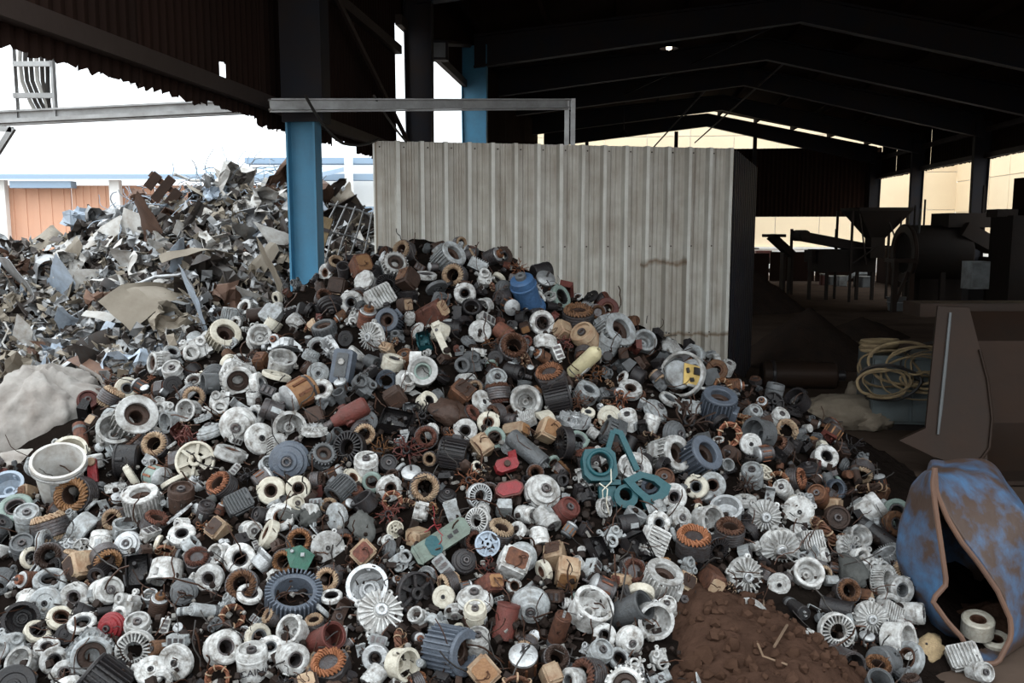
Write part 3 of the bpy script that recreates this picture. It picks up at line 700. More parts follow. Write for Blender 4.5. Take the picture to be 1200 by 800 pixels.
# spider casting
a = MB().ring(.5, .26, -.2, .35, 22, .05); parts = [P(a, 'hub')]
for k in range(4):
    an = 2*pi*k/4+.3; m_ = MB(); M_ = Rz(an)
    m_.add([M_ @ Vector(p) for p in ((.4,-.2,-.1),(.4,.2,-.1),(.4,.2,.3),(.4,-.2,.3),(.95,-.12,-.45),(.95,.12,-.45),(.95,.12,-.12),(.95,-.12,-.12))], [(0,1,2,3),(7,6,5,4),(0,4,5,1),(1,5,6,2),(2,6,7,3),(3,7,4,0)])
    m_.ring(.18, .07, -.5, -.3, 10, .02, c=M_ @ Vector((1.0,0,0))); parts.append(P(m_, 'arm'))
b = MB()
for k in range(24):
    pass
m_ = MB().lathe([(.36,-.3),(.86,-.46),(.9,-.42),(.4,-.22)], 26, True); parts.append(P(m_, 'shroud'))
kind('spider', 'four-armed bearing casting', 'casting', parts, 1.15)
# irregular gearbox casting
a = MB().cbox((-.15,0,0), (1.1,1.2,.7), .3); b = MB().ring(.48, .28, -.1, .62, 22, .05, c=(.35,.1,0)); c = MB().ring(.3, .14, 0, .55, 16, .04, c=(-.45,-.25,0)); d = MB().box((-.6,.45,.2), (.3,.25,.7)).box((.5,-.55,-.1), (.5,.2,.35))
e = ears(3, .92, .16, -.3, -.05, off=.9)
kind('gearcase', 'gearcase casting with two bores', 'casting', [P(a, 'case', ang=30), P(b, 'main_bore'), P(c, 'small_bore'), P(d, 'bosses')]+[P(x, 'lug') for x in e], 1.15)
# flanged bowl
a = MB().lathe([(0,-.3),(.35,-.3),(.40,-.1),(.52,.0),(.60,.5),(.66,.56),(.78,.56),(.82,.5),(.78,-.2),(.95,-.42),(.9,-.5),(0,-.5)], 30); b = MB().cbox((0,0,-.52), (1.7,1.5,.12), .35); c = MB().ring(.2,.08,-.3,-.1,14,.03)
kind('bowl', 'flanged bowl casting', 'casting', [P(a, 'bowl'), P(b, 'square_flange', ang=30), P(c, 'seat')], 1.05)
# terminal block / relay
a = MB().cbox((0,0,0), (1.3,.8,.7), .06); b = MB()
for k in range(3): b.box((-.4+k*.4, 0, .38), (.22,.5,.1))
c = MB().box((.72,0,-.1), (.2,.3,.12)).box((-.72,0,-.1), (.2,.3,.12))
kind('relay', 'small terminal block', 'terminal block', [P(a, 'body', ang=30), P(b, 'contacts', 'steel'), P(c, 'feet')], .85)
# bent bracket
a = MB().box((0,0,-.25), (1.5,.7,.07)).box((.72,0,.15), (.07,.7,.85)).box((-.6,0,.0), (.3,.7,.07), Ry(.7)); b = MB().ring(.2,.1,-.22,-.12,12,.02,c=(-.1,0,0)); c = MB().cyl(.1,-.2,.1,8,.02,c=(.3,.15,0))
kind('bracket', 'bent steel bracket', 'bracket', [P(a, 'strap', ang=20), P(b, 'washer', 'steel'), P(c, 'bolt', 'steel')], .95)
# broken plastic shell
a = MB(); bmv = [( .9,.5,-.3),(-.8,.55,-.35),(-.95,-.5,-.3),(.7,-.6,-.3),(.75,.4,.35),(-.6,.5,.45),(-.75,-.35,.3),(.55,-.5,.25)]
a.add(bmv, [(3,2,1,0),(0,1,5,4),(1,2,6,5),(2,3,7,6),(3,0,4,7)]); a.add([tuple(x*.84 for x in p) for p in bmv], [(0,1,2,3),(4,5,1,0),(5,6,2,1),(6,7,3,2),(7,4,0,3)])
b = MB().box((.2,-.56,.0), (.5,.08,.2)).box((-.3,.56,.1), (.3,.08,.25)); c = MB().cyl(.12,-.25,.3,10,.02,c=(.3,.1,0)).cyl(.1,-.25,.2,10,.02,c=(-.4,-.1,0))
kind('shellbox', 'broken plastic casing', 'plastic casing', [P(a, 'casing', ang=20), P(b, 'clips'), P(c, 'posts')], 1.0)
# wire bundle
a = wires(24, 1.25, .04, (0,0,-.3), 5); b = MB().ring(.26,.16,-.2,.05,14,.03)
kind('bundle', 'tangle of cut wires', 'wire bundle', [P(a, 'strands'), P(b, 'tie', 'dark')], 1.0)
# crumpled rag
bm = bmesh.new(); bmesh.ops.create_icosphere(bm, subdivisions=3, radius=1)
for v in bm.verts: v.co = Vector((v.co.x, v.co.y*.7, v.co.z*.45))*(1+.35*noise.noise(v.co*2.2)+.18*noise.noise(v.co*5))
me = bpy.data.meshes.new('rag'); bm.to_mesh(me); bm.free(); me.polygons.foreach_set('use_smooth', [True]*len(me.polygons))
kind('rag', 'crumpled rag', 'rag', [('cloth', me, None, None)], .9)

COLW = {'white':'white','ivory':'ivory','lightgrey':'light grey','alu':'silvery','grey':'grey','steel':'steel grey','dark':'black','bluegrey':'blue-grey','rust':'rusty','rustred':'rust-red','brown':'brown',
        'copper':'copper','copperdark':'dark copper','orange':'orange copper','tan':'tan','amber':'amber','teal':'teal','blue':'blue','red':'red','yellow':'yellow','green':'green','olive':'olive','palegreen':'pale green','rag':'dark grey','pcb':'yellow','enamel':'white enamelled','galv':'galvanised','paleblue':'pale blue','khaki':'khaki','darksheet':'dark','rustsheet':'rusty'}

# ================================================================== PILE SURFACE
PKX, PKY = -.52, 6.0
def pile_h(x, y):
    dx = x-PKX; dy = y-PKY
    r = math.sqrt(dx*dx*(1.0 if dx > 0 else .97)+dy*dy+.30**2)
    h = 1.86-.52*r
    h += .05*noise.noise(Vector((x*1.5, y*1.5, 0)))+.03*noise.noise(Vector((x*4, y*4, 5)))
    # low skirt towards the viewer
    sk = .20-.05*max(0, x-.3)
    h = max(h, sk*(1/(1+math.exp((x-1.55)*6))))
    return max(h, 0.0) if x < 2.6 else 0.0
def pile_hit(px, py, hfun=pile_h, y0=2.2, y1=8.4):
    d = ray(px, py); t = y0/d[1]; dt = .02
    while t*d[1] < y1:
        p = CAM+d*t
        if p[2] <= hfun(p[0], p[1]): return Vector(p)
        t += dt
    return None
def pile_n(x, y, hfun=pile_h, e=.08):
    return Vector((hfun(x-e, y)-hfun(x+e, y), hfun(x, y-e)-hfun(x, y+e), 2*e)).normalized()

THINGS = []     # dicts: px,py,w, r, loc, kind, col ...
def frame(axis, spin):
    q = axis.to_track_quat('Z', 'Y'); return (q @ Quaternion((0,0,1), spin)).to_matrix()
def overlap(loc, r, tol):
    if not THINGS: return False
    A_ = POS[:len(THINGS)]; d = np.sqrt(((A_[:, :3]-np.array(loc))**2).sum(1)); return bool(np.any(d < (A_[:, 3]+r)*tol))
POS = np.zeros((6000, 4))
def register(k, col, loc, r, M, **kw):
    POS[len(THINGS)] = (*loc, r*KIND[k]['rad']*.85 if k in KIND else r)
    x, y, w = proj(loc)
    THINGS.append(dict(kind=k, col=col, loc=Vector(loc), r=r, M=M, px=x, py=y, w=w, **kw))
def hero(k, px, py, diam, ax=0.0, ay=0.0, col='white', spin=None, sink=.05, **kw):
    p = pile_hit(px, py+diam*.15)
    if p is None:
        p = floor_at(px, py)
    w = proj(p)[2]; r = diam/2*w/F
    n = pile_n(p.x, p.y); loc = p+n*(r*(.30-sink))
    a = axis_cs(ax, ay)
    register(k, col, loc, r, frame(a, random.uniform(0, 6.28) if spin is None else spin), hero=True, **kw)
# ================================================================== PARTS THAT CAN BE PICKED OUT IN THE PILE
HEROES = '''
ring 90 697 34 0 .1 white|disc 56 704 37 0 .15 lightgrey|cup 28 722 40 .4 .2 dark|ring_thin 45 738 30 .55 .75 ivory|ring_thin 73 722 32 .5 .75 ivory|ring_thin 60 678 36 .2 .85 lightgrey
ring_thin 98 728 32 .1 .9 white|dome 131 733 34 -.2 .1 red|slot_box 112 762 58 .35 .15 lightgrey|gearcase 14 755 48 .2 .4 lightgrey|gearcase 150 710 44 -.3 .3 white|can 164 735 38 .1 .85 white
vent_ring 160 758 44 .1 .1 white|ring 65 772 32 .5 .3 white|ring 77 787 30 .3 .3 white|disc 178 783 36 .15 .75 white|ring 190 796 26 .2 .1 white|block 97 662 42 -.6 .1 tan|can 126 690 40 .7 .3 white|relay 195 731 26 .2 .3 white
ring 247 675 33 0 .05 white|stator 285 683 40 .1 .3 rust|fin_ring 345 695 66 .15 .85 bluegrey|stator 386 675 32 -.1 .1 tan|ring_thin 293 694 30 .3 .85 white|ring_thin 389 697 26 0 .95 white|dome 217 692 32 .1 .1 grey|coil 273 720 32 .4 .6 copper
ring_thick 262 756 40 .6 .4 white|shell 380 746 46 .65 .45 rustred|cup 345 737 34 -.4 .5 white|disc 208 772 42 -.15 .05 white|can 297 772 46 0 .97 white|ring_thick 343 769 36 .6 .15 white|coil 256 792 32 0 .2 copper|stator_square 388 780 48 -.1 .85 orange|ring 318 757 30 .1 .75 white|ring_thin 303 745 34 .75 .2 ivory
cup 432 686 48 0 .5 alu|end_shield 446 713 54 .3 .6 white|fan 487 692 50 .6 .2 dark|dome 556 698 44 0 .9 white|can 557 718 34 0 .85 ivory|finned 527 757 56 .8 .05 bluegrey|ring 441 768 32 -.1 .1 alu|cup 470 775 38 .75 .15 ivory|can 560 750 36 0 .9 white|block 566 784 46 .1 .35 tan|block_long 572 683 40 .5 .5 rust|block 600 657 46 .3 .6 white
dome 621 708 46 0 -.25 lightgrey|block 665 668 40 -.1 -.5 tan|cup 690 712 48 .35 .75 white|shell 735 713 50 .7 .5 grey|cup 764 722 42 .1 .1 white|ring 708 742 28 -.1 .3 white|dome 738 748 34 .2 -.1 white|finned 771 681 46 .25 .85 white|can 701 764 36 .4 .7 lightgrey|capacitor 654 737 46 .25 .9 rust|stator 690 790 46 -.75 .3 rust|motor 612 772 50 0 .85 brown|stator 651 770 34 .2 .6 brown|gearcase 745 779 26 0 .3 white|gearcase 771 770 30 .2 .3 white|ring_thick 672 796 30 -.8 .2 white
end_shield 894 603 40 .05 .05 white|plate 934 597 38 .05 .05 white|stator 853 622 38 0 .9 copperdark|stator_square 810 634 46 0 .9 orange|cup 826 608 36 .55 .2 white|end_shield 872 672 44 .35 .05 white|end_shield 912 640 48 .1 -.3 white|bowl 943 670 44 0 .5 white|slot_block 948 632 38 .2 .4 white|ring_thick 815 569 28 -.3 .2 ivory|stator 929 560 30 .8 .2 copper|can 917 573 26 -.5 .6 white|can 978 604 36 -.2 .2 brown|can 880 556 32 -.2 .8 lightgrey
end_shield 1018 722 40 .05 .05 white|vent_ring 978 736 42 .05 .1 white|ring_thick 1050 688 32 .25 .1 white|can 1067 716 32 .85 .1 white|cup 1048 746 42 .65 .15 white|gearcase 1008 656 42 .2 .3 white|fin_ring 1034 680 40 .65 .2 white|slot_block 1040 716 38 .4 .3 white|shell 988 772 44 .15 .1 steel|ring_thick 962 790 32 .75 .2 white|stator 1027 783 34 0 .9 copper|stator 990 690 32 .1 .3 rust|capacitor 1027 626 46 .65 -.5 dark|ring 1046 612 30 .3 .2 rust|bowl 1003 628 34 .2 .5 white|gearcase 1023 664 34 .3 .3 white|end_shield 993 641 34 .6 .3 white
slot_box 280 441 46 .35 -.25 white|gearcase 258 472 36 .3 .4 white|dome 281 497 44 .1 -.1 white|disc 307 512 38 .65 .35 white|cup 340 498 38 .3 .05 white|ring_thick 378 458 28 0 .5 white|cup 331 425 32 .3 .8 white|dome 253 440 30 .1 0 grey|motor 350 460 52 -.7 -.45 amber|gearcase 232 409 40 .3 .3 white|finned 262 396 38 .5 .5 ivory|bowl 306 394 34 .2 .4 white|disc 374 436 26 .1 .1 lightgrey
fan 232 537 46 .1 .25 ivory|dome 340 538 48 .05 .1 bluegrey|ring 320 573 33 -.05 .15 ivory|ring 350 570 29 .3 .1 ivory|ring 330 604 33 0 .35 white|can 345 590 24 .7 .4 ivory|ring_thick 363 600 24 -.7 .1 white|stator 262 568 36 -.4 .6 copper|slot_block 281 587 40 .3 .5 grey|block 257 618 32 -.2 .5 tan|ring_thick 282 653 36 .3 .3 white|bowl 258 648 30 -.4 .3 white|can 215 581 38 .1 .9 brown|stator 353 632 34 0 .3 copper|stator 336 655 32 -.2 .1 copper
stator 475 293 27 -.5 .2 tan|ring 413 353 28 0 0 white|ring 545 343 26 0 .2 white|stator 533 322 31 -.3 .1 tan|block_long 505 366 42 .75 .35 rust|disc 562 387 27 .1 .2 white|block 425 312 34 .4 .4 rust|slot_box 463 310 34 .3 .4 white|slot_block 447 347 42 .3 .3 white|ring_thin 499 322 26 .1 .95 white|finned 524 303 34 .6 .5 lightgrey|gearcase 567 326 26 .3 .4 white|shellbox 497 398 30 0 .5 teal|rotor 575 300 30 .8 .3 steel|ring 588 300 24 .5 .1 brown
ring 545 503 28 0 0 white|stator 500 511 30 0 .15 rust|ring 572 494 27 0 .3 ivory|ring_thin 579 512 27 .1 .2 palegreen|block 563 522 34 .2 .5 tan|can 430 545 36 .05 .9 white|rag 525 480 46 .2 .6 brown|block 541 460 36 .3 .6 rust|disc 565 470 30 .7 .4 white|can 580 445 30 .3 .6 lightgrey|disc 430 492 26 .2 .2 grey|ring_thick 500 470 24 .6 .5 ivory
stator 498 568 38 .15 .1 tan|ring 457 570 31 .45 0 white|block 426 645 36 .1 .3 tan|fan 571 635 30 .2 .2 paleblue|vent_ring 562 579 30 .4 .1 alu|rag 425 615 40 .1 .6 rag|motor 483 557 34 0 .8 dark
slot_box 612 302 30 .4 .6 white|finned 715 391 44 .5 .4 lightgrey|ring 710 361 27 .1 .3 rustred|stator 690 326 28 0 .6 grey|can 686 395 38 -.5 .6 tan|bowl 752 400 34 .2 .4 lightgrey|stator 676 372 40 0 .9 rust|relay 652 412 28 .2 .3 white|rag 786 408 32 .2 .6 white|ring_thin 655 347 30 .7 .3 palegreen|can 711 402 34 .3 .8 lightgrey|motor 635 330 34 .3 .6 steel|ring_thin 628 350 24 .5 .4 white
bowl 615 468 44 0 .15 white|block_long 604 503 32 .8 .2 tan|block 641 503 34 .4 .4 tan|disc 713 487 28 0 .15 ivory|can 735 491 28 -.2 .85 white|ring 737 455 28 .1 .7 white|capacitor 617 525 50 .7 -.55 grey|finned 780 532 44 .55 .3 white|finned 815 536 46 .5 .5 bluegrey|dome 744 548 42 .2 .3 white|bundle 697 437 28 .1 .4 copper
dome 636 573 44 .3 .5 white|can 662 597 34 .5 .6 rustred|slot_block 764 632 46 .3 .2 white|ring 787 580 32 .2 .15 white|ring 770 611 28 .2 .2 white|dome 611 651 36 .1 .1 lightgrey|can 640 607 34 .5 -.6 white|dome 795 605 32 .3 .3 white|gearcase 715 628 34 .3 .4 lightgrey|shellbox 700 640 40 .3 .5 dark|shellbox 745 640 50 .4 .4 dark|gearcase 690 557 38 -.2 .3 white|cup 736 548 30 .2 .5 white
ring 838 433 26 0 .3 rust|dome 811 432 30 0 .5 lightgrey|finned 838 476 42 .1 .85 bluegrey|coil 845 453 26 .2 .3 copper|disc 878 519 26 .1 .1 white|coil 853 507 32 .1 .1 copper|coil 920 503 30 .2 .3 tan|can 910 489 26 .4 .7 white|can 880 484 24 .3 .6 lightgrey|shell 848 545 22 .2 .3 lightgrey|fan 905 470 26 .2 .4 dark|bundle 805 490 60 .3 .5 brown
finned 160 490 50 .5 .4 white|cup 137 506 42 .4 .6 white|coil 172 480 30 -.1 .2 tan|capacitor 96 510 34 .4 -.7 rust|stator 185 520 34 0 .4 tan|gearcase 195 478 28 .2 .3 white|gearcase 72 525 30 -.3 .5 white|cup 85 533 40 .2 .6 ivory
cup 14 572 38 .1 .7 paleblue|stator 92 577 48 -.1 .2 amber|motor 187 557 40 .8 -.1 palegreen|finned 170 590 42 0 .9 white|stator 137 606 30 -.1 .1 tan|can 35 606 36 .2 .8 lightgrey|fan 98 641 24 0 .2 white|stator 126 652 36 .6 -.25 amber|dome 151 636 32 .1 .4 alu|cup 198 666 40 0 -.85 white|can 30 640 34 .2 .7 grey|stator 60 650 34 .2 .3 brown
can 105 470 30 .4 .4 rustred|bundle 135 450 36 .2 .6 rust|ring 150 455 28 .5 .3 ivory|bundle 495 485 40 .1 .6 dark|shellbox 465 490 52 .1 .5 dark|shellbox 165 668 56 .2 .5 dark|rag 340 600 26 .2 .5 rag|bundle 455 600 36 .1 .4 rustred|rag 365 602 30 .3 .6 rag
bundle 550 560 34 .1 .4 copper|coil 460 585 26 .2 .3 copper|dome 545 655 30 .3 .4 dark|relay 520 660 40 .1 .3 lightgrey|gearcase 470 655 34 .2 .3 lightgrey|bundle 595 660 24 .2 .3 copper|red_cap 0 0 0'''
for row in HEROES.strip().split('\n'):
    for it in row.split('|'):
        t = it.split()
        if t[0] == 'red_cap': continue
        hero(t[0], float(t[1]), float(t[2]), float(t[3]), float(t[4]), float(t[5]), t[6])
mat('paleblue2', (.36,.43,.52), .45, vary=.1)
NHERO = len(THINGS)

# ------------------------------------------------------------------ one-off things in the pile
SPECIAL = []
def special(name, px, py, diam, label, cat, parts, ax=0, ay=0, spin=0.0, r_block=.8, lift=.25):
    p = pile_hit(px, py+diam*.15) or floor_at(px, py); w = proj(p)[2]; r = diam/2*w/F
    n = pile_n(p.x, p.y); loc = p+n*(r*lift)
    M = axis_cs(ax, ay).to_track_quat('Z', 'Y').to_matrix()
    # make local Y point up on screen
    z = axis_cs(ax, ay); up = Vector(UP); x = up.cross(z).normalized(); y = z.cross(x); M = Matrix((x, y, z)).transposed() @ Rz(spin)
    o = empty(name, loc, label=label, cat=cat); o.matrix_world = Matrix.Translation(loc) @ M.to_4x4() @ Matrix.Scale(r, 4)
    objs = {}
    for nm, mb, m, par in parts:
        ob = mb.build(nm, m, objs[par] if par else o); objs[nm] = ob
    POS[len(THINGS)] = (*loc, r*r_block); THINGS.append(dict(kind=None, px=px, py=py, w=w, r=r*r_block, loc=loc)); SPECIAL.append(o)
    return o
# teal tool housing with D-shaped handle
def outline_solid(outer, inner, z0, z1):
    n = len(outer); mb = MB(); vs = [(x, y, z) for z in (z0, z1) for pl in (outer, inner) for x, y in pl]; fs = []
    for i in range(n):
        j = (i+1) % n
        fs += [(i, n+i, n+j, j), (2*n+i, 2*n+j, 3*n+j, 3*n+i), (i, j, 2*n+j, 2*n+i), (n+i, 3*n+i, 3*n+j, n+j)]
    return mb.add(vs, fs)
def circ(cx, cy, r, n, sx=1, sy=1, ph=0): return [(cx+sx*r*cos(2*pi*i/n+ph), cy+sy*r*sin(2*pi*i/n+ph)) for i in range(n)]
hnd = [(-.06,-.12),(.28,.03),(.62,-.06),(.88,-.26),(.80,-.44),(.58,-.58),(.36,-.70),(.28,-.50),(.12,-.35)]
hin = [(.16,-.18),(.32,-.10),(.54,-.17),(.66,-.28),(.62,-.36),(.52,-.42),(.42,-.44),(.34,-.38),(.24,-.28)]
sq = [(-.78,.48),(-.30,.52),(-.18,.40),(-.16,-.02),(-.24,-.14),(-.70,-.14),(-.82,-.02),(-.84,.30)]
special('tool_housing', 728, 558, 118, 'broken teal plastic tool housing with round mouth and looped handle', 'tool housing', [
    ('mouth', outline_solid([(x, y) for x, y in sq], circ(-.50,.20,.24,8,ph=2.2)[::-1], -.12, .16), 'teal', None),
    ('mouth_rim', MB().ring(.27,.20,.05,.22,24,.02,c=(-.50,.20,0)), 'teal', 'mouth'),
    ('strut', MB().bar((-.30,.50,.05),(-.18,.86,.1),.10).bar((-.18,.86,.1),(-.02,.80,.1),.10).bar((-.05,.84,.1),(.24,.06,.08),.11), 'teal', None),
    ('handle_loop', outline_solid(hnd, hin, -.02, .16), 'teal', None),
    ('trigger_bay', outline_solid(circ(-.02,-.44,.24,12), circ(-.02,-.40,.13,12), -.12, .10), 'teal', None),
    ('lower_shell', MB().box((-.36,-.42,-.04),(.34,.40,.12)).box((-.30,-.16,.02),(.40,.10,.14)), 'teal', None),
    ('loose_wire', MB().tube([(-.55,-.2,.2),(-.42,-.34,.3),(-.46,-.6,.28),(-.40,-.8,.2)],.012,5).tube([(-.3,.1,.2),(-.34,-.2,.32),(-.52,-.36,.3),(-.5,-.5,.2)],.012,5), 'ivory', None)],
    .1, .35, r_block=.62, lift=.42)
# blue canister
special('blue_canister', 611, 347, 50, 'bright blue motor canister with flared mouth high on the pile', 'motor canister', [
    ('body', MB().lathe([(0,.9),(.42,.9),(.55,.82),(.60,.2),(.62,-.7),(.74,-.78),(.76,-.95),(.62,-.95),(.56,-.7),(0,-.66)], 28), 'blue', None),
    ('collar', MB().ring(.64,.56,.40,.52,28,.02), 'blue', None), ('end_hub', MB().ring(.26,.1,.86,1.1,16,.03), 'grey', None)], -.25, .75, lift=.5)
# yellow tube
special('yellow_tube', 681, 426, 52, 'dirty yellow plastic tube lying right of the pile top', 'tube', [
    ('tube', MB().lathe([(.18,-1),(.34,-1),(.36,.7),(.30,.85),(.14,1.0),(.10,1.0),(.1,.8),(.22,.6),(.2,-.8)], 20, True), 'yellow', None),
    ('end_cap', MB().ring(.38,.1,-1.1,-.95,20,.03), 'white', None), ('name_plate', MB().box((0,-.34,-.2),(.2,.06,.6)), 'white', None)], .6, .6, lift=.45)
# dark red drill
special('power_drill', 407, 487, 60, 'dark red drill body with pistol grip, left of pile centre', 'drill', [
    ('motor_body', MB().lathe([(0,-.9),(.30,-.9),(.38,-.8),(.38,.1),(.28,.3),(.22,.6),(0,.62)], 20, M=Rz(0) @ Ry(-pi/2) @ Rz(.3)), 'rustred', None),
    ('grip', MB().cbox((0,0,0),(.34,.30,.9),.08,M=Rx(pi/2-.25)).add([],[]), 'rustred', None),
    ('chuck', MB().cyl(.16,0,.4,14,.03,c=(-.95,0,0),M=Ry(pi/2)), 'steel', None)], .1, .3, spin=.5, lift=.4)
# white twin-bowl pump casting
special('pump_casting', 487, 440, 64, 'white twin-bowl pump casting with pale green bore near the centre', 'pump casting', [
    ('bowl', MB().lathe([(0,-.3),(.30,-.3),(.33,.1),(.46,.2),(.54,.2),(.56,.1),(.50,-.5),(0,-.5)], 28, c=(.22,.1,.1)), 'white', None),
    ('bore', MB().ring(.34,.24,-.25,.05,24,.02,c=(.22,.1,.1)), 'palegreen', 'bowl'),
    ('side_case', MB().cbox((-.40,-.25,-.15),(.7,.8,.5),.2,), 'white', None),
    ('socket', MB().ring(.26,.16,-.2,.3,18,.04,c=(-.30,-.20,.0)), 'white', None),
    ('spout', MB().box((-.02,.68,-.05),(.42,.34,.3)).box((-.2,.5,-.05),(.1,.5,.25)), 'white', None),
    ('foot', MB().box((-.05,-.66,-.25),(.9,.24,.16),Rz(-.5)), 'white', None)], .15, .25, lift=.4)
# grey switch box
special('switch_box', 405, 431, 48, 'blue-grey switch box with round dial, upright on the left slope', 'switch box', [
    ('case', MB().cbox((0,0,0),(1.0,1.7,.6),.12), 'bluegrey', None), ('front_plate', MB().cbox((.02,.05,.32),(.6,1.2,.06),.06), 'grey', 'case'), ('dial', MB().cyl(.16,.34,.46,16,.03,c=(.02,.2,0)), 'white', None)], -.2, .2, spin=-.1, lift=.4)
special('metal_strip', 517, 402, 46, 'pale flat metal strip standing on end beside teal casing', 'metal strip', [('strip', MB().box((0,0,0),(.34,1.9,.12)).box((.1,.9,.08),(.4,.2,.3)), 'ivory', None), ('bolt', MB().cyl(.08,.05,.16,8,.02,c=(0,.6,0)), 'steel', None)], .2, .1, spin=.42, lift=.5)
# olive tool casing
special('olive_tool_casing', 520, 632, 74, 'long olive-green tool casing lying across the middle slope', 'tool casing', [
    ('casing', MB().cbox((0,0,0),(1.9,.62,.5),.12), 'olive', None), ('teal_band', MB().cbox((-.30,-.02,.02),(.42,.64,.52),.12), 'teal', 'casing'), ('vent_slot', MB().box((.28,-.05,.25),(.16,.12,.04)).box((.5,-.02,.25),(.16,.12,.04)), 'dark', 'casing'), ('end_cap', MB().cbox((-.88,0,0),(.22,.7,.56),.12), 'olive', None),
    ('wire', wires(6, .9, .02, (.2,.35,.1), 4), 'red', None)], .1, .35, spin=.55, lift=.4)
special('broken_red_casing', 592, 545, 40, 'broken bright red plastic casing in the middle of the pile', 'plastic casing', [('shell', MB().cbox((0,0,0),(1.4,.8,.5),.2), 'red', None), ('flap', MB().box((.5,.4,.3),(.5,.5,.08),Rx(.6)), 'red', None), ('inside', MB().cyl(.2,.1,.4,12,.03), 'brown', None)], .2, .5, spin=.3, lift=.4)
special('dark_red_case', 595, 573, 42, 'dark red rounded case below the broken bright red casing', 'case', [('case', MB().cbox((0,0,0),(1.6,.9,.6),.3), 'rustred', None), ('lip', MB().cbox((0,0,.32),(1.4,.7,.06),.25), 'red', None)], .1, .5, spin=.2, lift=.35)
# circuit ring
special('motor_controller', 793, 440, 58, 'white ringed motor end with a yellow circuit board', 'circuit board', [
    ('ring', MB().ring(.95,.82,-.2,.1,30,.03,M=Ry(-.9)), 'white', None), ('board', MB().box((.42,-.1,.12),(.80,.9,.06),Rz(-.25)), 'pcb', None),
    ('chip', MB().box((.62,.05,.18),(.3,.3,.1),Rz(-.25)).box((.3,-.3,.18),(.16,.16,.1)).box((.2,.1,.18),(.1,.2,.14)), 'dark', 'board'), ('drum', MB().cyl(.6,-.4,.05,24,.05,c=(-.1,0,0)), 'lightgrey', None), ('edge_strip', MB().box((.5,-.58,.1),(.85,.1,.12),Rz(-.25)), 'white', None)], .3, .35, lift=.45)
# green crumpled board
special('green_board', 352, 655, 42, 'crumpled green circuit board above the finned ring', 'circuit board', [('board', MB().add([(-.8,.5,0),(.1,.7,.2),(.9,.2,0),(.6,-.7,.15),(-.3,-.6,.35),(-.1,.0,.4),(-.8,.5,.06),(.1,.7,.26),(.9,.2,.06),(.6,-.7,.21),(-.3,-.6,.41),(-.1,.0,.46)],[(0,1,5),(1,2,5),(2,3,5),(3,4,5),(4,0,5),(7,6,11),(8,7,11),(9,8,11),(10,9,11),(6,10,11),(0,6,7,1),(1,7,8,2),(2,8,9,3),(3,9,10,4),(4,10,6,0)]), 'green', None), ('component', MB().box((.3,.1,.4),(.2,.2,.15)), 'lightgrey', 'board'), ('coil', MB().cyl(.1,.3,.5,10,.02,c=(-.3,.3,0)), 'lightgrey', 'board')], 0, .5, lift=.5)
# white bucket
special('plastic_bucket', 76, 562, 66, 'dirty white bucket lying tilted at the left edge of the pile', 'bucket', [
    ('tub', MB().lathe([(0,-.9),(.62,-.9),(.66,-.85),(.82,.75),(.90,.78),(.90,.90),(.80,.90),(.62,-.75),(0,-.78)], 30), 'enamel', None), ('lid_ring', MB().ring(.93,.80,.62,.72,30,.02), 'white', None), ('label_patch', MB().box((0,-.78,.2),(.4,.1,.5)), 'lightgrey', None)], .2, .8, lift=.45)
# red plastic clip group
special('red_connector', 112, 553, 34, 'dark red connector standing behind the amber stator', 'connector', [('body', MB().box((0,0,0),(.6,1.6,.5)), 'red', None), ('cap', MB().cyl(.3,.2,.5,12,.04,c=(0,.6,0)), 'tan', None), ('pins', MB().box((-.1,-.9,0),(.1,.3,.2)).box((.12,-.9,0),(.1,.3,.2)), 'steel', None)], .2, .3, spin=.15, lift=.5)
LETTER_AT = (297, 772)

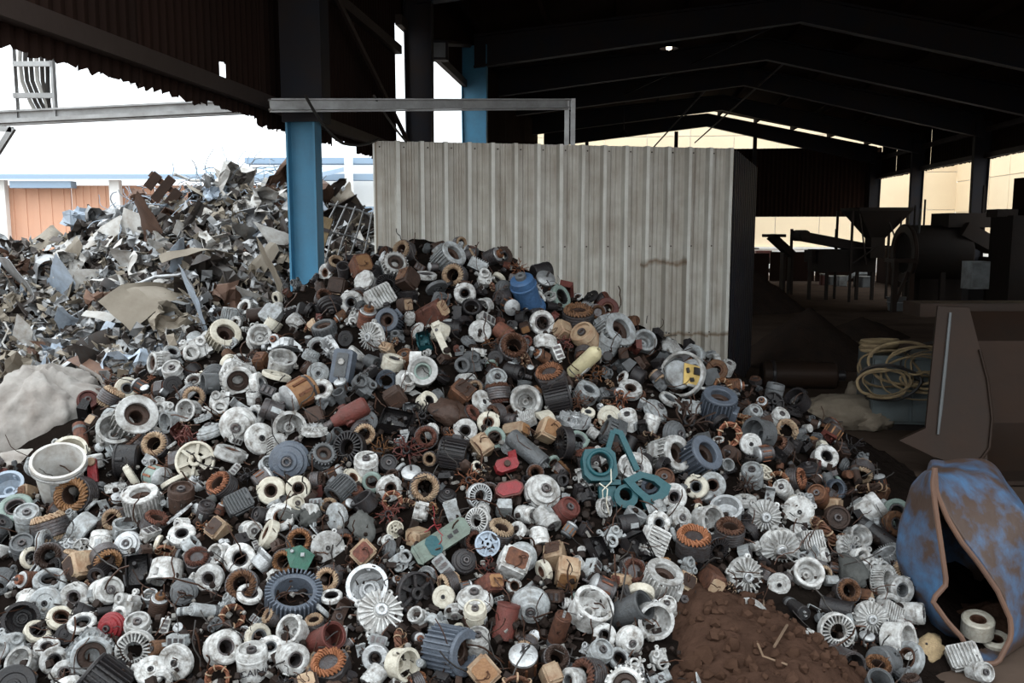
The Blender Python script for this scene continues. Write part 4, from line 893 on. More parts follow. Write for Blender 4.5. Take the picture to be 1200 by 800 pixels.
# ------------------------------------------------------------------ fill: everything between the parts picked out above
PILE_POLY = [(-40, 830), (-40, 545), (40, 535), (105, 462), (180, 428), (250, 388), (330, 342), (400, 306), (445, 292), (480, 284), (540, 284), (600, 292), (660, 318), (720, 345), (770, 378), (850, 428), (900, 452), (950, 482), (1000, 525), (1035, 560), (1052, 610), (1062, 660), (1070, 720), (1062, 790), (1100, 830)]
SOIL_POLY = [(775, 740), (800, 712), (860, 690), (930, 684), (980, 700), (968, 745), (950, 762), (962, 800), (830, 815), (790, 800), (760, 770)]
def inside(poly, x, y):
    c = False; n = len(poly); j = n-1
    for i in range(n):
        if (poly[i][1] > y) != (poly[j][1] > y) and x < (poly[j][0]-poly[i][0])*(y-poly[i][1])/(poly[j][1]-poly[i][1])+poly[i][0]: c = not c
        j = i
    return c
FILL = [ # kind, weight, colours
    ('ring', 7, 'white white ivory lightgrey'), ('ring_thick', 6, 'white ivory white lightgrey'), ('ring_thin', 5, 'white ivory lightgrey palegreen'),
    ('stator', 9, 'copper copperdark rust brown tan copperdark'), ('stator_square', 4, 'copper copperdark rust'), ('coil', 6, 'copper copperdark rust brown'),
    ('end_shield', 4, 'white lightgrey alu'), ('plate', 2, 'lightgrey alu white'), ('vent_ring', 2, 'white alu dark'), ('finned', 4, 'white grey lightgrey dark bluegrey'), ('fin_ring', 2, 'alu dark bluegrey'),
    ('slot_box', 3, 'white lightgrey grey'), ('slot_block', 3, 'white lightgrey grey dark'), ('cup', 6, 'white lightgrey dark alu grey'), ('can', 8, 'white grey brown rust steel dark'), ('shell', 5, 'steel grey brown dark rustred'),
    ('dome', 5, 'white lightgrey grey dark'), ('disc', 3, 'white lightgrey ivory dark'), ('fan', 2, 'dark ivory grey'), ('rotor', 6, 'steel rust brown'), ('block', 3, 'tan rust brown'), ('block_long', 2, 'tan rust brown'),
    ('motor', 6, 'dark steel brown grey'), ('capacitor', 3, 'grey dark brown lightgrey'), ('spider', 4, 'white alu lightgrey grey'), ('gearcase', 6, 'white alu lightgrey grey dark'), ('bowl', 3, 'white lightgrey alu'),
    ('relay', 7, 'dark brown lightgrey white dark'), ('bracket', 6, 'steel brown lightgrey dark'), ('shellbox', 6, 'dark dark grey brown rustred'), ('bundle', 7, 'copper copperdark dark rustred brown'), ('rag', 1, 'rag brown')]
PALE = {'white','ivory','lightgrey','alu','palegreen','tan'}
fk = [f[0] for f in FILL]; fw = [f[1] for f in FILL]; fc = {f[0]: f[2].split() for f in FILL}
def paleness(px, py):                     # how many pale castings the heap holds here
    if px < 330: return .62
    if py > 590: return .58 if px < 760 else .75
    if px > 840: return .45 if py > 560 else .15
    return .24
def throw(n, rlo, rhi, tol, lo, hi, kinds=None, tries=4000):
    c = 0
    for _ in range(tries):
        if c >= n: break
        x = random.uniform(-25, 1085); y = random.uniform(275, 815)
        if not inside(PILE_POLY, x, y) or (inside(SOIL_POLY, x, y) and random.random() < .93): continue
        p = pile_hit(x, y)
        if p is None or p.z < .01 and x > 1060: continue
        if x < 100 and 440 < y < 545 or 268 < x < 326 and y > 762: continue
        r = random.uniform(rlo, rhi); nrm = pile_n(p.x, p.y); loc = p+nrm*(r*random.uniform(lo, hi))
        k = random.choices(fk, fw)[0] if kinds is None else random.choice(kinds)
        if overlap(loc, r*KIND[k]['rad']*.85, tol): continue
        pale = random.random() < paleness(x, y)
        cs = [q for q in fc[k] if (q in PALE) == pale] or fc[k]
        if not [q for q in fc[k] if (q in PALE) == pale] and random.random() < .7: continue
        a = (nrm*random.uniform(.2, 1)+Vector((random.gauss(0,1), random.gauss(0,1)-.35, random.gauss(0,1)))*.75).normalized()
        register(k, random.choice(cs), loc, r, frame(a, random.uniform(0, 6.28))); c += 1
    return c
n1 = throw(80, .068, .085, .92, .1, .45, tries=2500)
n2 = throw(260, .050, .066, .88, -.1, .4, tries=6000)
n3 = throw(330, .036, .050, .84, -.3, .4, tries=9000)
n4 = throw(330, .026, .036, .80, -.5, .4, ['relay','bracket','coil','ring_thin','can','motor','shellbox','bundle','rotor','capacitor','gearcase'], tries=9000)
print('FILL', NHERO, n1, n2, n3, n4)
# ------------------------------------------------------------------ which of them can be seen: a coarse depth picture of spheres
ZW, ZH = 600, 400
zb = np.full((ZH, ZW), 1e9); ib = np.full((ZH, ZW), -1, int)
for i, t in enumerate(THINGS):
    cx, cy = t['px']/2, t['py']/2; rr = t['r']*F/t['w']/2*.82
    x0, x1, y0, y1 = int(max(0, cx-rr)), int(min(ZW-1, cx+rr)), int(max(0, cy-rr)), int(min(ZH-1, cy+rr))
    if x1 < x0 or y1 < y0: continue
    yy, xx = np.mgrid[y0:y1+1, x0:x1+1]; d2 = (xx-cx)**2+(yy-cy)**2; z = t['w']-t['r']*np.sqrt(np.maximum(0, 1-d2/max(rr*rr, 1e-6)))
    sub = zb[y0:y1+1, x0:x1+1]; m_ = (d2 <= rr*rr) & (z < sub); sub[m_] = z[m_]; ib[y0:y1+1, x0:x1+1][m_] = i
seen = np.bincount(ib[ib >= 0], minlength=len(THINGS))
keep = [i for i, t in enumerate(THINGS) if t['kind'] and (t.get('hero') or seen[i] >= 14)]

# ------------------------------------------------------------------ labels from look and place
MARKS = [('blue canister',611,347),('teal tool housing',728,558),('crushed blue drum',1115,660),('soil heap',880,745),('pale sack',50,480),('yellow tube',681,426),('blue column',350,318),('grey switch box',405,431),
         ('pump casting',487,440),('dark red drill',407,487),('olive tool casing',520,632),('red dome',131,733),('blue-grey fin ring',345,695),('cream fan wheel',232,537),('white bucket',76,562),('circuit board',793,440),('green board',352,655),('metal strip',517,402),('bright red casing',592,545)]
ORD = ['nearest','second nearest','third nearest','fourth nearest','fifth nearest','sixth nearest','seventh nearest','eighth nearest','ninth nearest','tenth nearest','eleventh nearest','twelfth nearest']
def label_all(items, marks, noun_of, limit=400):
    cls = {}
    for t in items:
        m = min(marks, key=lambda q: (q[1]-t['px'])**2+(q[2]-t['py'])**2); dx, dy = t['px']-m[1], t['py']-m[2]
        side = ('right of' if dx > 0 else 'left of') if abs(dx) > abs(dy) else ('below' if dy > 0 else 'above')
        cls.setdefault((noun_of(t), side, m[0]), []).append((dx*dx+dy*dy, t))
    for (n, side, m), L_ in cls.items():
        L_.sort(key=lambda q: q[0])
        for i, (_, t) in enumerate(L_):
            t['label'] = f"{n} {side} the {m}" if len(L_) == 1 else f"{n} {side} the {m}, {ORD[i] if i < len(ORD) else 'outermost'} to it"
label_all([THINGS[i] for i in keep], MARKS, lambda t: COLW[t['col']]+' '+KIND[t['kind']]['noun'])

# ------------------------------------------------------------------ build them
NAME = {'ring':'ring_core','ring_thick':'ring_core','ring_thin':'ring_core','stator':'motor_stator','stator_square':'motor_stator','coil':'ring_coil','end_shield':'end_shield','plate':'cover_plate','vent_ring':'vented_ring','finned':'motor_housing','fin_ring':'fin_ring',
        'slot_box':'slotted_casting','slot_block':'ribbed_casting','cup':'cup_housing','can':'motor_can','shell':'motor_shell','dome':'dome_housing','disc':'hub_disc','fan':'fan_wheel','rotor':'motor_rotor','block':'potted_block','block_long':'potted_block','motor':'small_motor','capacitor':'capacitor',
        'spider':'bearing_casting','gearcase':'gearcase_casting','bowl':'bowl_casting','relay':'terminal_block','bracket':'bent_bracket','shellbox':'plastic_casing','bundle':'wire_bundle','rag':'crumpled_rag'}
GROUP = {k: v.replace('_', ' ')+'s in the motor scrap pile' for k, v in NAME.items()}
JOINED = {'binding','clips','posts','bosses','terminals','contacts','feet','strands','slots','lead','field_slots','ribs','radial_ribs','cooling_fins','vanes','spokes'}
def make_part(nm, me, m, parent):
    key = (me.name, m); 
    o = bpy.data.objects.new(nm, me); COL.objects.link(o); o.parent = parent
    if not me.materials: me.materials.append(MAT[m])
    o.material_slots[0].link = 'OBJECT'; o.material_slots[0].material = MAT[m]
    if nm in JOINED: o['kind'] = 'stuff'
    return o
SMALL = {'lead', 'screws', 'tie', 'washer', 'bolt', 'name_plate', 'lug', 'mounting_ear', 'terminal_block'}
SUBOF = {'lead': 'terminal_block', 'name_plate': 'body', 'shaft': 'end_cap', 'terminals': 'can', 'washer': 'strap', 'bolt': 'strap', 'contacts': 'body', 'tie': 'strands', 'band': 'body', 'clips': 'casing', 'inner_hub': 'cup', 'potting_face': 'block'}
nleaf = 0
for i in keep:
    t = THINGS[i]; K = KIND[t['kind']]; rpx = t['r']*F/t['w']
    parts = [p for p in K['parts'] if p[1] is not None]
    if rpx < 11: parts = [p for p in parts if p[0] not in SMALL]
    if rpx < 8.5: parts = parts[:2]
    o = empty(NAME[t['kind']], label=t['label'], cat=K['cat'], group=GROUP[t['kind']])
    o.matrix_world = Matrix.Translation(t['loc']) @ t['M'].to_4x4() @ Matrix.Scale(t['r'], 4)
    made = {}
    for nm, me, m, par in parts:
        if nm == 'bore_liner': m = random.choice(('dark', 'copperdark', 'brown', 'steel', 'grey'))
        if nm == 'potting_face': m = random.choice(('amber', 'tan', 'brown', 'rust'))
        made[nm] = make_part(nm, me, m or t['col'], made.get(SUBOF.get(nm), o)); nleaf += 1
    if (t['px']-LETTER_AT[0])**2+(t['py']-LETTER_AT[1])**2 < 300 and t.get('hero') and t['kind'] == 'can':
        fc_ = bpy.data.curves.new('lettering', 'FONT'); fc_.body = 'CAINI'; fc_.size = .5; fc_.extrude = .012; fc_.align_x = 'CENTER'; fc_.align_y = 'CENTER'
        ft = bpy.data.objects.new('lettering_curve', fc_); me_ = bpy.data.meshes.new_from_object(ft); bpy.data.objects.remove(ft); me_.materials.clear(); me_.materials.append(MAT['print']); fo = bpy.data.objects.new('lettering', me_); COL.objects.link(fo); fo.parent = o
        # put it on the side of the can that faces the viewer
        inv = t['M'].transposed(); v = inv @ (Vector(CAM)-t['loc']); an = math.atan2(v.y, v.x)
        fo.matrix_local = Matrix.Translation((.80*cos(an), .80*sin(an), -.12)) @ (Rz(an+pi/2) @ Rx(pi/2)).to_4x4()
print('LEAVES', nleaf, 'THINGS', len(keep))

# ------------------------------------------------------------------ mound below, fine scrap between
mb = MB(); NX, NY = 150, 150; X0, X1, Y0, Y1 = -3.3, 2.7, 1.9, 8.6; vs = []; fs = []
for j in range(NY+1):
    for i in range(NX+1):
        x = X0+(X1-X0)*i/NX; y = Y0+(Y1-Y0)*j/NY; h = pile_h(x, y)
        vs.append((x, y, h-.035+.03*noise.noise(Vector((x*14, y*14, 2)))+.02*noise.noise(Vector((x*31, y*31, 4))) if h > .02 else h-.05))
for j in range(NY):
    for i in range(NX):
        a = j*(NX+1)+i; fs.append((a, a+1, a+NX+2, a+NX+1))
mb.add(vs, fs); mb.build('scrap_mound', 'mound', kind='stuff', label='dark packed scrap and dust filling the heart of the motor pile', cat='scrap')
def fragments(n, rlo, rhi, m, label, seed, wire=False):
    rs = random.Random(seed); mb = MB(); c = 0
    while c < n:
        x = rs.uniform(-30, 1085); y = rs.uniform(280, 812)
        if not inside(PILE_POLY, x, y) or (inside(SOIL_POLY, x, y) and rs.random() < .8): continue
        p = pile_hit(x, y)
        if p is None: continue
        nr = pile_n(p.x, p.y); r = rs.uniform(rlo, rhi); p = p+nr*rs.uniform(-.03, .02); c += 1
        q = Quaternion((rs.gauss(0,1), rs.gauss(0,1), rs.gauss(0,1), rs.gauss(0,1))).normalized().to_matrix()
        if wire:
            pts = []; d = (q @ Vector((1,0,0))); pp = p.copy()
            for i in range(6):
                d = (d+Vector((rs.uniform(-.5,.5), rs.uniform(-.5,.5), rs.uniform(-.5,.5)))).normalized(); pp = pp+d*r*.5; pts.append(pp.copy())
            mb.tube(pts, rs.uniform(.0015, .0035), 4)
        elif rs.random() < .5: mb.box(p, (r*2, r*rs.uniform(.5,1.4), r*rs.uniform(.3,1)), q, taper=rs.uniform(.6,1))
        else: mb.lathe([(r*.5,-r*.6),(r*.7,-r*.5),(r*.7,r*.5),(r*.4,r*.6)], 8, c=p, M=q)
    mb.build('scrap_fragments', m, kind='stuff', label=label, cat='scrap', ang=30)
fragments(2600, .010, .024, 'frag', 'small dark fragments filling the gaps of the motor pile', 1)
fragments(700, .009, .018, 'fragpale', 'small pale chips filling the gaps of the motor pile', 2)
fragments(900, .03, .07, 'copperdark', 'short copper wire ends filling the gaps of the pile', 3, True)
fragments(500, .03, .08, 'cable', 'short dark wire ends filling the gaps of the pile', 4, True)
# ================================================================== SHEET METAL SCRAP HEAP OUTSIDE THE LEFT WALL
def scrap_h(x, y):
    dx = x+3.6; h = 2.42-.70*max(0, 12.3-y)-.25*max(0, y-12.3)-(.30*max(0, -dx) if dx < 0 else .22*dx)
    h += .18*noise.noise(Vector((x*.9, y*.9, 7)))+.08*noise.noise(Vector((x*2.5, y*2.5, 3)))
    return max(h, -.1)
def fold_sheet(seed, nx=8, ny=6, asp=.65, folds=3, amp=.5, thick=.012):
    rs = random.Random(seed); V = {}
    pts = [[Vector(((i/nx*2-1), (j/ny*2-1)*asp, 0)) for i in range(nx+1)] for j in range(ny+1)]
    for _ in range(folds):
        an = rs.uniform(0, pi); n = Vector((cos(an), sin(an), 0)); d0 = rs.uniform(-.5, .5); bend = rs.uniform(-1.2, 1.2)*amp*1.6; ax = Vector((-n.y, n.x, 0)); M = Matrix.Rotation(bend, 3, ax)
        for row in pts:
            for k, p in enumerate(row):
                d = p.dot(n)-d0
                if d > 0: o = p-n*d; row[k] = o+M @ (n*d)
    for row in pts:
        for k, p in enumerate(row): row[k] = p+Vector((noise.noise(p*2+Vector((seed,0,0))), noise.noise(p*2+Vector((0,seed,0))), noise.noise(p*2.5+Vector((0,0,seed)))))*.075*amp
    c = sum((p for row in pts for p in row), Vector())/((nx+1)*(ny+1))
    for row in pts:
        for k, p in enumerate(row): row[k] = p-c
    mb = MB(); n1 = (nx+1)*(ny+1)
    nrm = []
    for j in range(ny+1):
        for i in range(nx+1):
            a = pts[j][min(i+1, nx)]-pts[j][max(i-1, 0)]; b = pts[min(j+1, ny)][i]-pts[max(j-1, 0)][i]; q = a.cross(b); nrm.append(q.normalized() if q.length > 1e-9 else Vector((0,0,1)))
    fl = [p for row in pts for p in row]
    vs = fl+[p-nrm[i]*thick for i, p in enumerate(fl)]; fs = []
    for j in range(ny):
        for i in range(nx):
            a = j*(nx+1)+i; f = (a, a+1, a+nx+2, a+nx+1); fs += [f, tuple(x+n1 for x in f[::-1])]
    rim = [i for i in range(nx+1)]+[j*(nx+1)+nx for j in range(1, ny+1)]+[ny*(nx+1)+i for i in range(nx-1, -1, -1)]+[j*(nx+1) for j in range(ny-1, 0, -1)]
    for a, b in zip(rim, rim[1:]+rim[:1]): fs.append((b, a, a+n1, b+n1))
    mb.add(vs, fs); return mb
SH = {}
for s in range(10): SH[f'sheet{s}'] = ('crumpled sheet-metal piece', 'metal sheet', [('sheet', fold_sheet(s+1, nx=12, ny=9, amp=1.15, folds=6).mesh('sheet', 18))])
for s in range(6): SH[f'panel{s}'] = ('bent sheet-metal panel', 'metal sheet', [('panel', fold_sheet(s+40, nx=10, amp=.55, folds=3, asp=.5).mesh('panel', 20))])
for s in range(4): SH[f'strip{s}'] = ('twisted metal strip', 'metal strip', [('strip', fold_sheet(s+80, nx=12, ny=2, amp=.7, folds=3, asp=.14).mesh('strip', 40))])
for s in range(3):   # folded appliance case corner
    w = .6+.1*s; a = MB().box((0,0,-.3), (1.7, w*1.6, .03)).box((-.84,0,.0), (.03, w*1.6, .6)).box((0,w*.8,-.05), (1.7,.03,.5)).box((.84,0,-.15),(.03,w*1.6,.3))
    b = MB().ring(.2,.1,-.02,.02,12,.005,c=(-.1,0,-.28)); SH[f'case{s}'] = ('torn case corner', 'appliance case', [('case', a.mesh('case', 0)), ('rim', b.mesh('rim'))])
for s in range(2):
    a = MB().tube([(-1,0,0),(-.4,.1+.2*s,.1),(.3,-.1,.15),(1,.2,0)], .06, 8); b = MB().ring(.09,.05,-.04,.04,10,.01,c=(-1,0,0),M=Ry(pi/2)); SH[f'pipe{s}'] = ('bent metal pipe', 'pipe', [('pipe', a.mesh('pipe')), ('end_collar', b.mesh('end_collar'))])
for s in range(4):     # crushed box
    bm = bmesh.new(); bmesh.ops.create_cube(bm, size=1.5); bmesh.ops.subdivide_edges(bm, edges=bm.edges[:], cuts=4, use_grid_fill=True); bmesh.ops.delete(bm, geom=[f for f in bm.faces if f.normal.z > .9], context='FACES')
    for v in bm.verts:
        c_ = v.co.copy(); v.co = Vector((c_.x, c_.y*(.75+.1*s), c_.z*.55)); v.co += Vector((noise.noise(c_*1.3+Vector((s*5,0,0))), noise.noise(c_*1.3+Vector((0,s*5,9))), noise.noise(c_*1.3+Vector((4,0,s*5)))))*.55+Vector((noise.noise(c_*3.5+Vector((s,0,0))), noise.noise(c_*3.5+Vector((0,s,0))), noise.noise(c_*3.5+Vector((0,0,s)))))*.12
    me = bpy.data.meshes.new('crushed_box'); bm.to_mesh(me); bm.free()
    SH[f'dent{s}'] = ('crushed metal box', 'metal box', [('crushed_box', me)])
SCR = []
def put_sheet(k, col, loc, M, r, **kw):
    x, y, w = proj(loc); SCR.append(dict(kind=k, col=col, loc=loc, M=M, r=r, px=x, py=y, w=w, **kw))
SPOLY = [(-20, 446), (-20, 292), (60, 282), (130, 256), (180, 228), (270, 214), (330, 224), (400, 232), (438, 250), (440, 300), (330, 350), (250, 392), (180, 436), (110, 462), (60, 445)]
# singled-out sheets: kind px py size(px) axis col
for k, px, py, d, ax, ay, sp, col in [('panel0',188,362,104,.2,.45,.75,'khaki'),('panel4',298,322,80,.1,.8,.1,'khaki'),('sheet3',325,350,70,-.2,.7,.3,'khaki'),('sheet1',300,375,60,.3,.6,.4,'khaki'),('case0',255,290,36,.1,.5,.3,'enamel'),('sheet3',178,276,64,.2,.4,.2,'rustsheet'),
        ('sheet4',110,262,50,.2,.5,.5,'khaki'),('panel4',82,305,64,.1,.6,.2,'khaki'),('sheet5',52,318,56,.3,.5,.9,'galv'),('panel5',72,338,60,-.2,.7,.3,'paleblue'),('sheet6',140,335,60,.2,.3,.2,'enamel'),('sheet7',85,385,50,.1,.6,.8,'paleblue'),('panel1',110,412,56,.3,.5,.2,'darksheet'),
        ('sheet8',30,372,56,.1,.5,.2,'darksheet'),('sheet2',205,402,50,.2,.4,1.2,'enamel'),('sheet9',12,310,44,.4,.3,.4,'rustsheet'),('panel4',215,320,56,.3,.5,2.0,'paleblue'),('case1',300,262,44,.2,.5,.3,'galv'),('sheet0',285,245,40,.1,.4,.3,'enamel'),('sheet6',30,420,56,.1,.75,.1,'khaki'),('sheet5',360,262,40,.3,.3,.2,'darksheet'),('case2',405,265,60,.3,.2,.5,'darksheet'),('sheet1',385,285,40,.2,.4,.3,'galv'),('panel3',230,265,50,.2,.5,1.0,'darksheet'),('strip0',240,310,90,.1,.6,.3,'khaki'),('strip1',150,385,90,.1,.6,-.2,'enamel'),('pipe0',205,335,70,.1,.7,.3,'galv')]:
    p = pile_hit(px, py, scrap_h, 6.0, 15.0) or atY(px, py, 12.3); w = proj(p)[2]; r = d/2*w/F; n = pile_n(p.x, p.y, scrap_h)
    put_sheet(k, col, p+n*r*.35, frame(axis_cs(ax, ay), sp), r, hero=True)
keys = list(SH); kw_ = [1.6 if k.startswith('sheet') else 1.2 if k.startswith('panel') else 1.1 if k.startswith('strip') else 1.2 if k.startswith('case') else 2.2 if k.startswith('dent') else .8 for k in keys]
cols = ['galv','galv','enamel','paleblue','khaki','darksheet','rustsheet','galv','enamel','galv','enamel','darksheet']
rs = random.Random(12); cnt = 0
for lim, lo, hi, tol in ((25, .26, .38, .6), (110, .16, .26, .5), (260, .09, .16, .45)):
    c = 0
    for _ in range(3500):
        if c >= lim: break
        x = rs.uniform(-20, 442); y = rs.uniform(210, 465)
        if not inside(SPOLY, x, y): continue
        p = pile_hit(x, y, scrap_h, 6.0, 15.0)
        if p is None: p = atY(x, y, 12.6) if y < 290 else None
        if p is None: continue
        r = rs.uniform(lo, hi)
        if any((q['loc']-p).length < (q['r']+r)*tol for q in SCR): continue
        n = pile_n(p.x, p.y, scrap_h); a = (n*rs.uniform(.3, 1.2)+Vector((rs.gauss(0,1), rs.gauss(0,1)-.3, rs.gauss(0,1)))*.6).normalized()
        put_sheet(rs.choices(keys, kw_)[0], rs.choice(cols), p+n*rs.uniform(-.05, .12), frame(a, rs.uniform(0, 6.28)), r); c += 1
SMARKS = [('blue column',350,270),('large bent khaki panel',188,362),('pale sack',50,480),('rusty crumpled sheet',178,276),('wire tangle',270,216),('brown crate board',186,226),('left photo edge',0,350),('corrugated screen',440,260)]
for t in SCR: t['noun'] = SH[t['kind']][0]
label_all(SCR, SMARKS, lambda t: COLW[t['col']]+' '+t['noun'])
SCR[0]['label'] = 'largest khaki bent panel lying tilted on the sheet-metal heap'
for t in SCR:
    noun, cat, parts = SH[t['kind']]
    o = empty('scrap_'+cat.replace(' ', '_'), label=t['label'], cat=cat, group='sheet-metal scrap on the outdoor heap')
    o.matrix_world = Matrix.Translation(t['loc']) @ t['M'].to_4x4() @ Matrix.Scale(t['r'], 4)
    for nm, me in parts: make_part(nm, me, t['col'], o)
print('SHEETS', len(SCR))
mb = MB(); vs = []; fs = []; NX = NY = 70; X0, X1, Y0, Y1 = -9.5, -.6, 7.6, 15.5
for j in range(NY+1):
    for i in range(NX+1):
        x = X0+(X1-X0)*i/NX; y = Y0+(Y1-Y0)*j/NY; h = scrap_h(x, y); wallx = -1.45+.114*(y-9)
        if x > wallx-.5: h = -.1
        vs.append((x, y, h-.1+.05*noise.noise(Vector((x*6, y*6, 2)))))
for j in range(NY):
    for i in range(NX):
        a = j*(NX+1)+i; fs.append((a, a+1, a+NX+2, a+NX+1))
mb.add(vs, fs); mb.build('sheet_scrap_core', 'blackheap', kind='stuff', label='dark core of packed sheet scrap under the outdoor heap', cat='scrap')
mb = MB(); rs = random.Random(5)
for k in range(260):
    x = rs.uniform(-5.6, -2.6); y = rs.uniform(11.8, 13.2); p = Vector((x, y, scrap_h(x, y)+rs.uniform(.0, .22))); d = Vector((rs.uniform(-1,1), rs.uniform(-.4,.4), rs.uniform(-.1,.4))); pts = []
    for i in range(8):
        d = (d+Vector((rs.uniform(-.5,.5), rs.uniform(-.4,.4), rs.uniform(-.45,.35)))).normalized(); p = p+d*.055; pts.append(p.copy())
    mb.tube(pts, rs.uniform(.004, .008), 4)
mb.build('wire_tangle', 'paleblue', kind='stuff', label='bluish wire tangle along the top of the sheet heap', cat='wire')
def heap_bits(n, m, label, seed):
    rs = random.Random(seed); mb = MB(); c = 0
    while c < n:
        x = rs.uniform(-20, 442); y = rs.uniform(215, 460)
        if not inside(SPOLY, x, y): continue
        p = pile_hit(x, y, scrap_h, 6.0, 15.0)
        if p is None: c += 1; continue
        r = rs.uniform(.03, .085); q = Quaternion((rs.gauss(0,1), rs.gauss(0,1), rs.gauss(0,1), rs.gauss(0,1))).normalized().to_matrix(); c += 1
        nr = pile_n(p.x, p.y, scrap_h); p = p+nr*rs.uniform(-.02, .14)
        a_, b_ = r, r*rs.uniform(.25, .8); th = .004; z = r*rs.uniform(-.5, .5)
        P_ = [(-a_,-b_,z),(a_,-b_,0),(a_,b_,-z),(-a_,b_,z*.5),(0,-b_,-z),(0,b_,z)]
        top = [q @ Vector(t_)+p for t_ in P_]; bot = [q @ (Vector(t_)-Vector((0,0,th)))+p for t_ in P_]
        mb.add(top+bot, [(0,4,5,3),(4,1,2,5),(9,11,10,6),(11,8,7,10),(0,6,10,4),(4,10,7,1),(1,7,8,2),(2,8,11,5),(5,11,9,3),(3,9,6,0)])
    mb.build('sheet_shreds', m, kind='stuff', label=label, cat='scrap', ang=0)
heap_bits(700, 'galv', 'small galvanised shreds strewn over the outdoor sheet heap', 31)
heap_bits(600, 'khaki', 'small khaki shreds strewn over the outdoor sheet heap', 32)
heap_bits(600, 'darksheet', 'small dark shreds strewn over the outdoor sheet heap', 33)
p = atY(186, 228, 12.0); cr = empty('crate_board', p, label='brown broken crate board poking up at the heap top left', cat='crate'); cr.rotation_euler = (0.3, .7, .3)
for dx in (-.16, 0, .16): MB().box((dx, 0, .1), (.12, .03, .40-abs(dx))).build('board', 'brown', cr, ang=0)
MB().box((0, .03, .15), (.5, .03, .08)).build('batten', 'rustsheet', cr, ang=0)
pl = empty('wooden_plank', atY(372, 296, 7.6), label='pale wooden plank leaning beside the blue column foot', cat='plank'); pl.rotation_euler = (-.2, .28, 0)
MB().box((0,0,.0), (.09, .03, .62)).build('board', 'rope', pl, ang=0); MB().box((0,-.02,.2), (.10, .012, .03)).build('nail_strip', 'steel', pl, ang=0)
cg = empty('wire_cage', atY(408, 285, 10.2), label='bent dark wire cage leaning right of the blue column', cat='cage'); cg.rotation_euler = (.2, .3, .4)
for k in range(6): MB().tube([(-.3+.12*k, 0, -.3), (-.32+.13*k, .05*sin(k), .0), (-.25+.1*k, 0, .42)], .010, 5).build('upright_wire', 'galv', cg)
for z in (-.25, .05, .36): MB().tube([(-.34, 0, z), (0, .04, z+.03), (.34, 0, z)], .012, 5).build('cross_wire', 'galv', cg)

# ================================================================== PALE SACK
def blob(name, m, parent, sub, sc, f1, a1, f2, a2, seed, flat=None, **kw):
    bm = bmesh.new(); bmesh.ops.create_icosphere(bm, subdivisions=sub, radius=1); s = Vector((seed, seed*.7, seed*.3))
    for v in bm.verts:
        k = 1+a1*noise.noise(v.co*f1+s)+a2*(1-2.2*abs(noise.noise(v.co*f2+s)))+a2*.5*(1-2.2*abs(noise.noise(v.co*f2*2.3+s)))
        v.co = Vector((v.co.x*sc[0]*k, v.co.y*sc[1]*k, v.co.z*sc[2]*k))
        if flat is not None and v.co.z < flat: v.co.z = flat
    me = bpy.data.meshes.new(name); bm.to_mesh(me); bm.free(); me.polygons.foreach_set('use_smooth', [True]*len(me.polygons)); me.materials.append(MAT[m])
    o = bpy.data.objects.new(name, me); COL.objects.link(o); o.parent = parent; tag(o, **kw); return o
sk = empty('woven_sack', (-2.80, 5.3, .60), .5, label='bulging dirty white woven sack at the left edge of the pile', cat='sack')
bag = blob('bag', 'sack', sk, 5, (.36,.30,.30), 1.4, .14, 3, .05, 3)
for v in bag.data.vertices:
    c_ = v.co; an = math.atan2(c_.y, c_.x); f_ = .022*sin(an*7+5*noise.noise(c_*3.5)+c_.z*6)+.012*sin(an*17+7*noise.noise(c_*5)+c_.z*9); n_ = c_.normalized(); v.co = c_+n_*f_
    if v.co.z < -.27: v.co.z = -.27
MB().tube([(.36,-.1,.05),(.34,.0,.14),(.30,.05,.24),(.2,.1,.31)], .012, 6).build('seam', 'sack', sk)
for k, (x, y, z) in enumerate(((-.02,-.26,.22),(.05,-.24,.25),(-.10,-.28,.18))): blob('tear', 'brown', sk, 2, (.035,.02,.012), 2, .3, 5, .2, k)
sk2 = empty('folded_sack', (-2.55, 4.72, .50), .2, label='crumpled sack flap below the pale sack', cat='sack'); blob('cloth', 'sack', sk2, 4, (.20,.10,.07), 2, .3, 5, .15, 8)

# ================================================================== SOIL HEAP
def soil_h(x, y):
    dx = (x-.82)/.46; dy = (y-3.25)/.60; return .31*(1-(dx*dx+dy*dy)*.62)+.09*noise.noise(Vector((x*2.5, y*2.5, 4)))+.03*noise.noise(Vector((x*5, y*5, 1)))+.018*noise.noise(Vector((x*14, y*14, 8)))
mb = MB(); vs = []; fs = []; NX = NY = 90
for j in range(NY+1):
    for i in range(NX+1):
        x = .0+1.75*i/NX; y = 2.4+1.7*j/NY; vs.append((x, y, max(-.02, soil_h(x, y))+.012*noise.noise(Vector((x*40, y*40, 5)))))
for j in range(NY):
    for i in range(NX):
        a = j*(NX+1)+i; fs.append((a, a+1, a+NX+2, a+NX+1))
mb.add(vs, fs); mb.build('soil_heap', 'soil', kind='stuff', label='heap of reddish-brown soil at the front right of the pile', cat='soil')
rs = random.Random(3); mb = MB()
